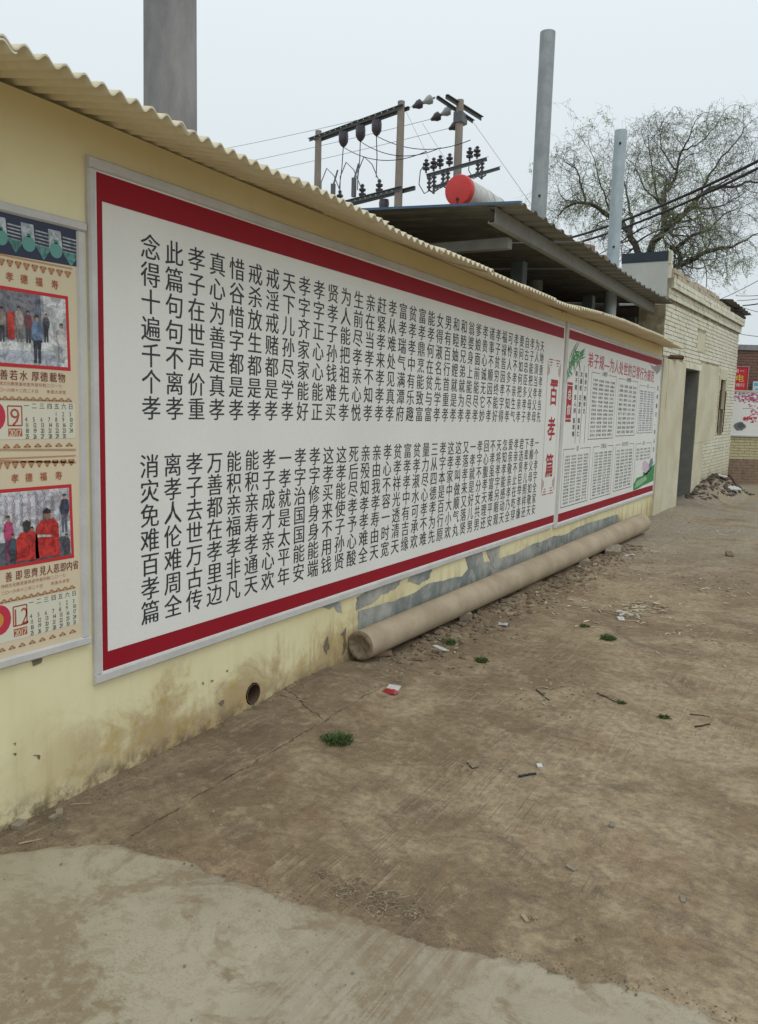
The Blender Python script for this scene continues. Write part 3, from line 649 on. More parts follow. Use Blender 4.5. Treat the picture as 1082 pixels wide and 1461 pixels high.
def page(dv, slope, month, photo, caption, ncap):
    """slope: how much the printed rows fall per pixel of u"""
    f = lambda u, v: proj(0.0, W(u, 600)[0], W(50, v + dv)[1])
    orn = (.52, .27, .13)
    mb = MB()
    for k in range(14):
        u = -52 + k * 11.5
        if u > 100: continue
        for a, b, c_, d in ((-4, 0, 0, 8), (4, 0, 0, 8), (-4, 0, 4, 0), (-1.5, 3, 1.5, 3)): lineuv(mb, f(u + a, 0 + b), f(u + c_, 0 + d if d != 3 else b), .006, .0011)
    lineuv(mb, f(-60, -6), f(104, -6), .005, .0011)
    part(mb, 'ornament_print', flatc(orn), b3)
    mb = MB()
    for k, (ch, u) in enumerate(zip('孝德福寿', (16, 36, 57, 79))):
        y, z = W(*f(u, 22)); put(mb, ch, y, z, .030, .032, X + .0014, .02)
    part(mb, 'heading_lettering', flatc((.42, .12, .05)), b3)
    PP('photo_frame_print', [f(-60, 36), f(97, 36), f(99, 146), f(-60, 146)], (.55, .03, .035), .0011)
    photo(f)
    mb = MB()
    for ch, u in caption: y, z = W(*f(u, 157)); put(mb, ch, y, z, .36 / ncap, .036, X + .0013, .012)
    part(mb, 'caption_lettering', flatc((.20, .035, .03)), b3)
    mb = MB()
    for r, s in enumerate(('传统文化教育基地宣传册印制二〇一七', '二〇一六年十二月二十日  孝道大讲堂')):
        for k, ch in enumerate(s):
            y, z = W(*f(-6 + k * 5.6, 169 + r * 9)); put(mb, ch, y, z, .015, .014, X + .0012)
    part(mb, 'small_lettering', flatc((.45, .16, .10)), b3)
    mb = MB()
    for rr, st in ((189, 10), (255, 15)):
        for k in range(16):
            u = -55 + k * st
            if u < 102: lineuv(mb, f(u - 4, rr + 2), f(u, rr - 2), .006, .0012); lineuv(mb, f(u, rr - 2), f(u + 4, rr + 2), .006, .0012); lineuv(mb, f(u - 5, rr + 2), f(u + 5, rr + 2), .004, .0012)
    part(mb, 'ornament_print', flatc((.50, .28, .15)), b3)
    PP('calendar_print', [f(-60, 194), f(104, 194), f(104, 246), f(-60, 246)], (.70, .68, .56), .0010)
    y, z = W(*f(-1, 214)); mb = MB(); n = 18
    mb.add([(X + .0012, y + .045 * math.cos(6.283 * k / n) - .03, z + .052 * math.sin(6.283 * k / n)) for k in range(n)], [tuple(range(n))]); part(mb, 'round_emblem_print', flatc((.55, .04, .08)), b3)
    mb = MB(); mb.add([(X + .0016, y + .022 * math.cos(6.283 * k / n) - .036, z + .026 * math.sin(6.283 * k / n)) for k in range(n)], [tuple(range(n))]); part(mb, 'round_emblem_print', flatc((.62, .30, .05)), b3)
    mb = MB(); c0 = [W(*f(8, 200)), W(*f(28, 200)), W(*f(28, 227)), W(*f(8, 227))]
    for k in range(4): line(mb, c0[k], c0[(k + 1) % 4], .005, X + .0013)
    q = [f(8, 231), f(28, 231), f(28, 242), f(8, 242)]; wpoly(mb, q, X + .0013)
    y, z = W(*f(18, 214))
    if len(month) == 1: put(mb, month, y, z, .085, .085, X + .0013)
    else: put(mb, month[0], y - .018, z, .065, .085, X + .0013); put(mb, month[1], y + .018, z, .065, .085, X + .0013)
    part(mb, 'month_box_print', flatc((.42, .10, .06)), b3)
    mb = MB()
    for k, ch in enumerate('2017'): y, z = W(*f(11.5 + 4.4 * k, 236.5)); put(mb, ch, y, z, .030, .032, X + .0016, .02)
    part(mb, 'year_lettering', M_cream, b3)
    mb = MB(); first, days = ((4, 30) if month == '9' else (4, 31)); cols = [35, 46, 57, 68, 78, 88, 98]
    for k, ch in enumerate('一二三四五六日'): y, z = W(*f(cols[k], 199)); put(mb, ch, y, z, .022, .022, X + .0012, .02)
    for d in range(1, days + 1):
        r, k = divmod(first + d - 1, 7)
        for j, ch in enumerate(str(d)): y, z = W(*f(cols[k] - 1 + j * 2.2, 210 + r * 8)); put(mb, ch, y, z, .020, .022, X + .0012, .02)
    part(mb, 'calendar_numbers', flatc((.12, .12, .11)), b3)
def man(f, u, v, h, coat, legs, hair=(.03, .025, .025), skin=(.36, .22, .16), k=0):
    s = h / 100.; g = lambda a, b: f(min(u + a * s, 94), min(v + b * s, 139.5))
    x = .0016 + k * .0004
    PP('printed_figure', [g(-9, 40), g(9, 40), g(8, 97), g(2, 97), g(0, 55), g(-2, 97), g(-8, 97)], legs, x, .02)
    PP('printed_figure', [g(-4, -3), g(4, -3), g(11, 3), g(14, 18), g(13, 36), g(9, 42), g(-9, 44), g(-12, 34), g(-14, 20), g(-10, 3)], coat, x + .0001, .07)
    PP('printed_figure', [g(-4, -13), g(4, -13), g(4.5, -6), g(2, -1), g(-2, -1), g(-4.5, -6)], skin, x + .0002, .05)
    PP('printed_figure', [g(-5, -9), g(-5, -15), g(-1, -18), g(4, -16), g(5.4, -10), g(3, -11), g(-3, -12)], hair, x + .0003, .05)
def photo_a(f):
    PP('printed_photo', [f(-60, 41), f(93, 41), f(95, 141), f(-60, 141)], (.38, .38, .42), .0012)
    PP('printed_photo', [f(-60, 41), f(50, 41), f(50, 110), f(-60, 110)], (.19, .19, .22), .0013)
    PP('printed_photo', [f(50, 41), f(58, 41), f(60, 115), f(50, 112)], (.13, .15, .20), .0014)
    PP('printed_photo', [f(62, 41), f(93, 41), f(95, 141), f(66, 141)], (.60, .62, .64), .0013)
    PP('printed_photo', [f(-60, 106), f(60, 106), f(88, 141), f(-60, 141)], (.42, .45, .52), .0014)
    PP('printed_photo', [f(-30, 112), f(70, 108), f(74, 120), f(-30, 124)], (.62, .64, .64), .0015)
    for k, (u, v, h, c, l) in enumerate(((3, 72, 42, (.30, .25, .22), (.05, .05, .06)), (-18, 66, 48, (.13, .14, .2), (.05, .05, .06)), (40, 72, 40, (.16, .04, .05), (.06, .05, .06)), (27, 68, 44, (.40, .36, .34), (.25, .22, .2)), (65, 72, 36, (.07, .07, .08), (.05, .05, .06)), (52, 80, 60, (.15, .22, .36), (.035, .04, .06)), (86, 86, 50, (.55, .52, .52), (.45, .45, .48)))): man(f, u, v, h, c, l, k=k)
    PP('printed_red_banner', [f(10, 70), f(20, 70), f(20, 108), f(10, 107)], (.50, .04, .03), .005)
def photo_b(f):
    PP('printed_photo', [f(-60, 41), f(93, 41), f(95, 141), f(-60, 141)], (.55, .56, .60), .0012)
    mb = MB()
    for k in range(13):
        for r, ch in enumerate('为人须当孝父母'):
            y, z = W(*f(-44 + k * 11.3, 48 + r * 6.5)); put(mb, ch, y, z, .017, .019, X + .0015, .01)
    part(mb, 'printed_photo_lettering', flatc((.25, .14, .2)), b3)
    PP('printed_photo', [f(-60, 108), f(90, 112), f(95, 141), f(-60, 141)], (.10, .11, .14), .0013)
    for k, (u, v, h, c, l) in enumerate(((86, 58, 50, (.04, .05, .09), (.12, .13, .17)), (4, 82, 55, (.42, .05, .14), (.2, .04, .1)), (38, 100, 50, (.06, .07, .10), (.05, .05, .06)), (88, 115, 40, (.09, .09, .12), (.05, .05, .06)), (10, 106, 46, (.05, .07, .10), (.05, .05, .06)), (-24, 96, 55, (.30, .08, .10), (.05, .05, .06)))): man(f, u, v, h, c, l, k=k)
    for u, v, s in ((60, 84, 1.25), (30, 98, 1.2)):
        PP('printed_figure', [f(u - 7 * s, v), f(u + 7 * s, v - 1), f(u + 13 * s, v + 6 * s), f(u + 15 * s, v + 44 * s if v + 44 * s < 139 else 139), f(u - 14 * s, 138), f(u - 13 * s, v + 8 * s)], (.50, .025, .02), .0046, .03)
        PP('printed_figure', [f(u - 5, v - 12), f(u + 5, v - 13), f(u + 6, v - 3), f(u, v + 2), f(u - 5, v - 2)], (.38, .22, .16) if u == 60 else (.04, .035, .03), .0050, .05)
        PP('printed_figure', [f(u - 6, v - 13), f(u, v - 17), f(u + 6, v - 13), f(u + 5, v - 9), f(u - 6, v - 9)], (.03, .025, .025), .0054, .05)
    PP('printed_figure', [f(45, 104), f(66, 107), f(66, 110), f(45, 108)], (.6, .55, .5), .0060, .02)
page(380, 0, '9', photo_a, [('善', 4), ('若', 18), ('水', 32), ('厚', 49), ('德', 61), ('載', 74), ('物', 86)], 11)
PP('page_divider_print', [(-60, 640), (105, 640), (105, 643), (-60, 643)], (.45, .30, .18), .0011)
PP('page_divider_print', [(-60, 655), (105, 658), (105, 661), (-60, 658)], (.45, .25, .15), .0011)
page(658, 0, '12', photo_b, [('善', 3), ('即', 18), ('思', 30), ('齊', 41), ('見', 53), ('人', 63), ('恶', 73), ('即', 83), ('内', 92), ('省', 101)], 13)
# ------------------------------------------------------------------ concrete pole lying along the wall
def lying_pole():
    a, b = Vector((.085, 3.96, 0)), Vector((.215, 10.72, 0)); ra, rb = .087, .122
    a.z = gz(a.x, a.y) + ra + .012; b.z = gz(b.x, b.y) + rb + .01
    t = (b - a).normalized(); s1 = t.orthogonal().normalized(); s2 = t.cross(s1)
    vs = []; fs = []; n = 36; seg = 30
    for i in range(seg + 1):
        s = i / seg; c = a.lerp(b, s); r = ra + (rb - ra) * s
        for k in range(n):
            w = 6.28318 * k / n; rr = r * (1 + .012 * noise.noise((s * 30, math.cos(w) * 2, math.sin(w) * 2)))
            vs.append(c + (s1 * math.cos(w) + s2 * math.sin(w)) * rr)
    for i in range(seg):
        for k in range(n): fs.append((i * n + k, i * n + (k + 1) % n, (i + 1) * n + (k + 1) % n, (i + 1) * n + k))
    root = thing('concrete_pole', 'long dusty concrete pole lying on the ground against the foot of the wall', 'concrete pole', (.1, 4.05, .1))
    o = part(MB().add(vs, fs), 'pole_shaft', M_poletan, root, True)
    for (c, r, d, nm) in ((a, ra, -1, 'pole_end'), (b, rb, 1, 'pole_end')):
        mb = MB(); rings = [(1.0, 0), (.93, .010), (.72, .012), (.64, -.004), (.3, -.008), (.0, -.01)]; vs = []; fs = []
        for f, dep in rings:
            for k in range(n):
                w = 6.28318 * k / n; q = .012 * noise.noise((math.cos(w) * 4 * f, math.sin(w) * 4 * f, r * 50)) * (f < .95)
                vs.append(c + (s1 * math.cos(w) + s2 * math.sin(w)) * r * f + t * d * (dep + q))
        for i in range(len(rings) - 1):
            for k in range(n): fs.append((i * n + k, i * n + (k + 1) % n, (i + 1) * n + (k + 1) % n, (i + 1) * n + k))
        part(mb.add(vs, fs), nm, M_core if d < 0 else M_poletan, root, True)
lying_pole()

# ------------------------------------------------------------------ uprights behind the wall
def taper(name, label, cat, x, y, z0, z1, r0, r1, m_, n=28, group=None, extra=None):
    root = thing(name, label, cat, (x, y, z0), group)
    mb = MB(); k = 10; mb.tube([(x, y, z0 + (z1 - z0) * i / k) for i in range(k + 1)], [r0 + (r1 - r0) * i / k for i in range(k + 1)], n)
    o = part(mb, 'pole_shaft', m_, root); smooth_auto(o, 50)
    if extra: extra(root)
    return root
taper('concrete_pole', 'thick grey concrete utility pole rising behind the corrugated coping at the left', 'utility pole', -.75, 3.29, -.1, 6.4, .150, .118, M_pole)
def bolts(x, y, zs, r):
    def f(root):
        for z in zs:
            mb = MB(); d = Vector((2.45 - x, -y, 0)).normalized(); p = Vector((x, y, z)) + d * r; mb.tube([p - d * .004, p + d * .012], .016, 6); part(mb, 'bolt', M_black, root)
        mb = MB(); zt = zs[-1]; mb.tube([(x, y, zt), (x, y, zt + .02)], r + .004, 20)
    return f
taper('steel_post', 'taller galvanised steel post with an open top, left of the bare tree', 'steel post', -1.2, 10.22, -.1, 6.18, .104, .094, M_galv1, 16, 'galvanised posts behind the shed roof', bolts(-1.2, 10.22, (4.22,), .1))
taper('steel_post', 'shorter pale galvanised post in front of the bare tree', 'steel post', -.47, 11.15, -.1, 5.20, .086, .080, M_galv2, 28, 'galvanised posts behind the shed roof', bolts(-.47, 11.15, (3.72, 5.02), .083))

# ------------------------------------------------------------------ steel lean-to roof behind the wall
M_dpost = mat('shaded_green_steel', (.045, .055, .05), .2, 9, .7, 0)  # posts and rear purlin: roof shade put into their dark colour
def lean_to():
    root = thing('lean_to_roof', 'dark ribbed steel lean-to roof on beams behind the wall with a blue edge', 'shed roof', (-1.5, 9.3, 3.1))
    y0, y1, xf, xb = 6.20, 12.36, .08, -3.4
    zr = lambda x: 3.125 + (.08 - x) * .055
    pitch = .24; per = [(0, 0), (.30, 0), (.40, .024), (.60, .024), (.70, 0), (1, 0)]
    npan = 8; w = (y1 - y0) / npan
    for i in range(npan):
        a = y0 + i * w; prof = []; c = int(round(w / pitch)); pw = w / c
        for k in range(c):
            for t, h in per[:-1]: prof.append((a + (k + t) * pw, h))
        prof.append((a + w, 0)); dz = random.uniform(-.004, .004) + (.006 if i % 2 else 0); of = random.uniform(-.02, .02); n = len(prof)
        if i == npan - 1: of = .04
        xs_ = [xf + of, -.6, -1.6, xb]; vs = []
        for t in (0, -.004):
            for x in xs_:
                for (y, h) in prof: vs.append((x, y + (.01 if y > a + w - .001 and i < npan - 1 else 0), zr(x) + h + dz + t))
        fs = []
        for L in (0, 1):
            for j in range(3):
                for s in range(n - 1): q = L * 4 * n + j * n + s; f = (q, q + 1, q + n + 1, q + n); fs.append(f if L else f[::-1])
        for s in range(n - 1): fs.append((s, s + 1, 4 * n + s + 1, 4 * n + s))
        for s in (0, n - 1):
            for j in range(3): q = j * n + s; fs.append((q, q + n, q + 5 * n, q + 4 * n))
        part(MB().add(vs, fs), 'roof_panel', M_roofd, root)
    z = zr
    mb = MB(); mb.add([(xf + .01, y0 - .012, z(xf) + .016), (xb, y0 - .012, z(xb) + .016), (xb, y0 - .012, z(xb) - .004), (xf + .01, y0 - .012, z(xf) - .004), (xf + .01, y0 + .04, z(xf) + .020), (xb, y0 + .04, z(xb) + .020), (xb, y0 - .006, z(xb) - .004), (xf + .01, y0 - .006, z(xf) - .004)],
                      [(0, 1, 2, 3), (0, 4, 5, 1), (3, 2, 6, 7), (0, 3, 7, 4)])
    part(mb, 'blue_edge_trim', M_bluet, root)
    # C purlins and rafters
    def cbeam(p, q, h, w, nm='purlin', mm=None):
        p, q = Vector(p), Vector(q); t = (q - p).normalized(); s = Vector((t.y, -t.x, 0)); u = Vector((0, 0, 1)); th = .006
        prof = [(0, 0), (w, 0), (w, -.02), (w - th, -.02), (w - th, -th), (th, -th), (th, -h + th), (w - th, -h + th), (w - th, -h + .02), (w, -h + .02), (w, -h), (0, -h)]
        prof = [(-a, b) for a, b in prof]; n = len(prof)
        vs = [e + s * a + u * b for e in (p, q) for a, b in prof]
        fs = [(i, (i + 1) % n, n + (i + 1) % n, n + i) for i in range(n)] + [tuple(range(n)), tuple(range(n, 2 * n))]
        o = part(MB().add(vs, fs), nm, mm or M_beam, root)
        bm = bmesh.new(); bm.from_mesh(o.data); bmesh.ops.recalc_face_normals(bm, faces=bm.faces[:]); bm.to_mesh(o.data); bm.free()
    cbeam((-.14, y0 + .05, z(-.14) - .006), (-.14, y1, z(-.14) - .006), .125, .06)
    o_ = M_beam; cbeam((-1.5, y0 + .05, z(-1.5) - .006), (-1.5, y1, z(-1.5) - .006), .125, .06, 'purlin', M_dpost)
    for y in (6.75,):
        mb = MB(); mb.box(xb, -.22, y, y + .10, z(-.14) - .225, z(-.14) - .135); bevel(part(mb, 'rafter', M_beam, root), .004)
    for y in (7.35, 9.7, 11.9):
        for x in (-.42, -1.75):
            mb = MB(); mb.box(x, x + .12, y, y + .12, -.3, z(-.14) - .225); bevel(part(mb, 'post', M_dpost, root), .004)
    for yy, xx in ((9.55, -.05), (9.85, -.1), (10.05, -.12)):
        pass
lean_to()
zr = lambda x: 3.125 + (.08 - x) * .055
for (u, v, r, lab) in ((836, 346, .085, 'brown half brick lying on the dark steel roof, nearer to the tall post'), (860, 361, .075, 'brown brick lump on the dark steel roof, nearer to the short post')):
    p = pix(u, v, 0, -.04); mb = MB()
    Mx = Matrix.Translation((p.x, p.y, zr(-.04) + .024 + .033)) @ Matrix.Rotation(random.uniform(-.5, .5), 4, 'Z')
    mb.box(-.055, .055, -.10, .10, -.033, .04, 0, Mx); o = mb.build('loose_brick', M_brown); bevel(o, .012); tag(o, lab, 'brick')
bw = MB(); bw.box(-2.15, -1.95, 6.0, 12.36, -.3, 3.222); o = bw.build('yard_wall', M_dkbrick); tag(o, 'brick back wall darkened in colour for the shade under the steel lean-to roof', 'wall')

# ------------------------------------------------------------------ solar water heater
def solar():
    A = Vector((-2.60, 10.82, 4.60)); B = A + Vector((0, 1.50, .0)); r = .208
    root = thing('solar_water_heater', 'white solar water heater tank with a red end cap above the steel roof', 'water heater', (A.x, A.y, 4.3))
    ax = (B - A).normalized()
    mb = MB(); mb.tube([A + ax * .03, A + ax * .5, B - ax * .5, B - ax * .03, B], [r * .97, r, r, r * .97, r * .6], 32); smooth_auto(part(mb, 'tank_body', M_tank, root), 50)
    mb = MB(); mb.tube([A - ax * .035, A - ax * .03, A - ax * .0, A + ax * .06], [r * .90, r * .97, r * 1.03, r * 1.035], 32); smooth_auto(part(mb, 'red_end_cap', M_tred2, root), 30)
    mb = MB(); p = A - ax * .036 + Vector((.0, 0, -r * .62)); mb.tube([p, p - ax * .012], .022, 10); mb.tube([p - ax * .006, p - ax * .006 + Vector((0, 0, -.07))], .008, 6); part(mb, 'drain_plug', M_black, root)
    for s in (.16, .80):
        p = A.lerp(B, s); mb = MB()
        for dx in (-.19, .19): mb.box(p.x + dx - .02, p.x + dx + .02, p.y - .02, p.y + .02, zr(-2.6) + .03, p.z - .13)
        mb.box(p.x - .21, p.x + .21, p.y - .03, p.y + .03, p.z - r - .03, p.z - r + .03); mb.box(p.x - .19, p.x + .19, p.y - .01, p.y + .01, zr(-2.6) + .4, zr(-2.6) + .43)
        part(mb, 'stand_leg', M_tred2 if s < .5 else M_galv1, root)
    for k in range(2):
        p = A.lerp(B, .55 + .3 * k); vs = []
        mb = MB(); mb.tube([p - ax * .012, p + ax * .012], r + .004, 32); part(mb, 'tank_strap', M_galv1, root)
solar()

# ------------------------------------------------------------------ power pole frame far behind
def bell(mb, p, d, r, L, n=12, mi=0):
    """shedded insulator from p along d"""
    d = Vector(d).normalized(); prof = [(0, .25), (.08, .35), (.12, .9), (.28, 1.0), (.32, .45), (.42, .40), (.48, .85), (.62, .95), (.68, .4), (.80, .35), (.86, .6), (1, .25)]
    mb.tube([Vector(p) + d * L * a for a, b in prof], [r * b for a, b in prof], n, mi)
def sag(a, b, s, n=14):
    a, b = Vector(a), Vector(b); return [a.lerp(b, i / n) - Vector((0, 0, 4 * s * (i / n) * (1 - i / n))) for i in range(n + 1)]
def angle_arm(root, a, b, h=.11, w=.10, nm='crossarm'):
    a, b = Vector(a), Vector(b); t = (b - a).normalized(); s = t.cross(Vector((0, 0, 1))).normalized(); u = s.cross(t).normalized()
    mb = MB(); n = 8; prof = [(0, 0), (w, 0), (w, .012), (.012, .012), (.012, h), (0, h)]
    vs = [e + s * p - u * q for e in (a, b) for p, q in prof]; k = len(prof)
    mb.add(vs, [(i, (i + 1) % k, k + (i + 1) % k, k + i) for i in range(k)] + [tuple(range(k)), tuple(range(k, 2 * k))])
    o = part(mb, nm, M_dsteel, root)
    bm = bmesh.new(); bm.from_mesh(o.data); bmesh.ops.recalc_face_normals(bm, faces=bm.faces[:]); bm.to_mesh(o.data); bm.free()
P1, P2, P3 = Vector((-11.6, 20.39, 9.46)), Vector((-8.32, 19.36, 9.43)), Vector((-7.01, 20.13, 9.51))
def hframe():
    root = thing('transformer_frame', 'two concrete poles joined by steel crossarms with brown insulators hanging between them', 'power pole', (-9.9, 19.9, 0))
    for P in (P1, P2):
        mb = MB(); mb.tube([(P.x, P.y, 0), (P.x, P.y, P.z * .5), P], [.145, .12, .093], 16); smooth_auto(part(mb, 'pole_shaft', M_poletan2, root), 50)
    t = (P2 - P1); t.z = 0; t.normalize(); s = Vector((t.y, -t.x, 0)); off = s * .11
    L = (P2 - P1).length
    up = lambda k, z: Vector((P1.x, P1.y, z)) + t * L * k
    za, zb = 9.28, 7.26
    for sg in (1, -1): angle_arm(root, up(-.08, za) + off * sg, up(1.06, za) + off * sg, .085, .07)
    for sg in (1, -1): angle_arm(root, up(-.08, zb) + off * sg, up(1.07 if sg > 0 else 1.15, zb) + off * sg, .10, .07)
    tops = []
    for k in (.33, .54, .73):
        p = up(k, za - .12); mb = MB(); mb.tube([p + Vector((0, 0, .02)), p - Vector((0, 0, .10)), p - Vector((0, 0, .24)), p - Vector((0, 0, .34)), p - Vector((0, 0, .38))], [.125, .14, .135, .08, .03], 14)
        smooth_auto(part(mb, 'hanging_insulator', M_insul, root), 60); tops.append(p - Vector((0, 0, .38)))
    lows = []
    for k in (.30, .58, .78):
        p = up(k, zb + .02); mb = MB(); bell(mb, p, (0, 0, 1), .105, .36); part(mb, 'post_insulator', M_insul, root); lows.append(p + Vector((0, 0, .48)))
    for k in (.30, .56): 
        mb = MB(); p = up(k, zb); mb.box(-.05, .05, -.05, .05, 0, .5, 0, Matrix.Translation(p + s * .25)); mb.tube([p + s * .25 + Vector((0, 0, .45)), p + s * .1 + Vector((0, 0, .9))], .025, 6); part(mb, 'switch_blade', M_dsteel, root)
    p = up(.84, zb - .18); mb = MB(); mb.tube([p, p - Vector((0, 0, .10)), p - Vector((0, 0, .26)), p - Vector((0, 0, .38)), p - Vector((0, 0, .44))], [.125, .14, .125, .08, .03], 14); smooth_auto(part(mb, 'hanging_insulator', M_insul, root), 60)
    mb = MB(); mb.tube([p - Vector((0, 0, .4)), p - Vector((0, 0, 1.2))], .02, 5); part(mb, 'jumper_wire', M_black, root)
    for a, b in zip(tops, [up(.29, zb + .45), up(.52, zb + .55), up(.74, zb + .45)]):
        mb = MB(); mb.tube([a, a.lerp(b, .5) + t * .03, b], .013, 5); part(mb, 'jumper_wire', M_black, root)
    for k in (.05, .30, .52):
        a = up(k, zb + .25); b = up(k + .28, zb + .2); mb = MB(); mb.tube([a, a + Vector((0, 0, .5)), a.lerp(b, .25) + Vector((0, 0, .85)), a.lerp(b, .6) + Vector((0, 0, .6)), b], .016, 5); part(mb, 'jumper_wire', M_wire, root)
    # bolts on the arms
    mb = MB()
    for z, n_ in ((za - .08, 16), (zb - .11, 18)):
        for i in range(n_):
            q = up(-.05 + 1.1 * i / n_, z + .03) + s * .195; mb.box(-.012, .012, -.012, .012, -.012, .012, 0, Matrix.Translation(q))
    part(mb, 'arm_bolts', M_galv2, root)
    return tops
M_poletan2 = mat('tan_concrete_pole', (.33, .29, .25), .18, 4, .85, .1)  # even tan concrete colour for the far pole shafts
tops = hframe()
def endpole():
    root = thing('power_pole', 'single concrete power pole with a tilted crossarm, disc insulators and a row of fuse switches', 'power pole', (P3.x, P3.y, 0))
    mb = MB(); mb.tube([(P3.x, P3.y, 0), (P3.x, P3.y, 5), P3], [.15, .125, .095], 16); smooth_auto(part(mb, 'pole_shaft', M_poletan2, root), 50)
    z = 9.22
    def zp(u, v, zz): return pix(u, v, 2, zz)
    a = zp(637, 135, z + .12); d = Vector((P3.x, P3.y, 0)) - Vector((a.x, a.y, 0))
    dirn = Vector((.35, .93, 0)).normalized()
    # arms run with the lane
    A0, A1 = pixd(636, 135, 20.6), pixd(687, 167, 21.8); B0, B1 = pixd(623, 137, 20.9), pixd(675, 172, 22.0)
    angle_arm(root, A0, A1, .10, .08); angle_arm(root, B0, B1, .08, .07)
    mb = MB(); mb.box(-.12, .12, -.12, .12, -.16, .10, 0, Matrix.Translation((P3.x, P3.y, z - .12))); part(mb, 'arm_clamp', M_dsteel, root)
    ends = []
    for (u0, v0), (u1, v1) in (((621, 139), (593, 151)), ((646, 155), (619, 169)), ((668, 170), (645, 182))):
        p, q = pixd(u0, v0, 20.9 + (v0 - 139) * .03), pixd(u1, v1, 20.9 + (v0 - 139) * .03); dd = (q - p).normalized(); mb = MB()
        mb.tube([p, q], .022, 6); part(mb, 'strain_rod', M_dsteel, root)
        for k, mm in ((.32, M_glass), (.84, M_insul)):
            c = p.lerp(q, k); mb = MB(); mb.tube([c - dd * .12, c - dd * .07, c + dd * .02, c + dd * .10, c + dd * .17], [.035, .115, .11, .06, .035], 14); smooth_auto(part(mb, 'disc_insulator', mm, root), 60)
        ends.append(q)
    L0, L1 = pixd(608, 248, 19.6), pixd(694, 224, 20.9); angle_arm(root, L0, L1, .10, .08); off = Vector((.1, .25, -.22)); angle_arm(root, L0 + off, L1 + off + (L1 - L0).normalized() * .25, .09, .08)
    tips = []
    for u, v in ((608, 246), (618, 249), (627, 240), (640, 242), (669, 228), (680, 232)):
        k = (u - 608) / 86; p = L0.lerp(L1, k) + Vector((0, 0, .02)); hz = pixd(u, v - 12, 19.6 + 1.3 * k).z - p.z
        mb = MB(); mb.tube([p, p + Vector((0, 0, max(.05, hz * .3)))], .025, 6); bell(mb, p + Vector((0, 0, max(.03, hz * .2))), (0, 0, 1), .095, .28); part(mb, 'post_insulator', M_insul, root); tips.append(p + Vector((0, 0, .5)))
    for u in (613, 632, 682):
        k = (u - 608) / 86; p = L0.lerp(L1, k)
        t = (L1 - L0).normalized()
        for j, dz in ((0, .42), (.17, .52)):
            q = p + t * (j * 1.0); mb = MB(); mb.tube([q + Vector((0, 0, -.05)), q - Vector((0, 0, dz))], .032, 8)
            for r_ in range(3): mb.tube([q - Vector((0, 0, .12 + .1 * r_)), q - Vector((0, 0, .15 + .1 * r_))], .065, 8)
            part(mb, 'fuse_switch', M_insul, root)
        mb = MB(); mb.tube([p - Vector((0, 0, .40)), p + t * .17 - Vector((0, 0, .50))], .02, 6); mb.tube([p + t * .17 - Vector((0, 0, .48)), p + t * .34 - Vector((0, 0, .44))], .02, 6); part(mb, 'fuse_tube', M_dsteel, root)
        mb = MB(); q = p - t * .12 + Vector((0, 0, .3)); mb.tube([q, q - t * .22 - Vector((0, 0, .2)), q - t * .25 - Vector((0, 0, .5)), q - t * .05 - Vector((0, 0, .75)), p - Vector((0, 0, .42))], .012, 5); part(mb, 'jumper_wire', M_black, root)
    return ends, tips
ends, tips = endpole()
def wire(pts, r, label, group=None, m_=None, cat='wire', name='overhead_wire'):
    o = MB().tube(pts, r, 6, cap=True).build(name, m_ or M_wire, True); tag(o, label, cat, group); return o
for i, (e, q) in enumerate(zip(ends, ((-16.5, 19.5), (-16.5, 20.5), (-16.5, 22)))):
    u2, v2 = ((300, 236), (300, 236), (300, 250))[i]
    u2, v2 = ((200, 232), (200, 258), (200, 278))[i]
    wire(sag(e, pixd(u2, v2, 34), .12), .0065, ('topmost', 'middle', 'lowest')[i] + ' of the three pale line wires running left from the disc insulators', 'line wires running left')
for i, (a, b) in enumerate(zip(tops, (tips[0], tips[2], tips[4]))):
    wire(sag(a, b, .28), .010, ('lowest', 'middle', 'uppermost')[i] + ' dark wire sagging from the hanging insulators to the fuse row', 'wires to the fuse row', M_black)
wire([pixd(676, 175, 22), pixd(757, 290, 20)], .006, 'thin guy wire slanting down from the single power pole behind the tall post', None)
wire([pixd(580, 160, 21), pixd(612, 226, 19.8)], .005, 'pale thin wire slanting down right from the middle pole top')
wire([pixd(603, 176, 21), pixd(636, 228, 19.8)], .005, 'pale thin wire slanting down between the two disc strings and the fuses')
for i, (a, b) in enumerate((((815, 339), (1140, 200)), ((822, 347), (1140, 210)))):
    A_, B_ = pixd(a[0], a[1], 15), pixd(b[0], b[1], 9.5)
    wire(sag(A_, B_, .10, 20), .021 if i == 0 else .019, ('upper', 'lower')[i] + ' thick black cable crossing in front of the bare tree', 'thick black cables', M_black, 'cable', 'overhead_cable')
for i, (a, b) in enumerate((((1030, 426), (1110, 384)), ((1050, 422), (1120, 417)), ((1052, 429), (1120, 419)), ((1060, 436), (1120, 424)), ((1055, 437), (1120, 452)), ((1054, 476), (1120, 481)))):
    wire(sag(pixd(a[0], a[1], 20), pixd(b[0], b[1], 16), .03, 6), .007 if i != 3 else .014, ('thin wire rising steeply right above the small grey roof', 'nearly level thin wire right of the bare tree tips', 'second thin wire below the level one, right edge', 'thickest of the dark wires right of the small grey roof', 'thin wire dipping to the right below the small grey roof', 'lowest thin wire, above the far brown brick wall')[i], None, M_black)

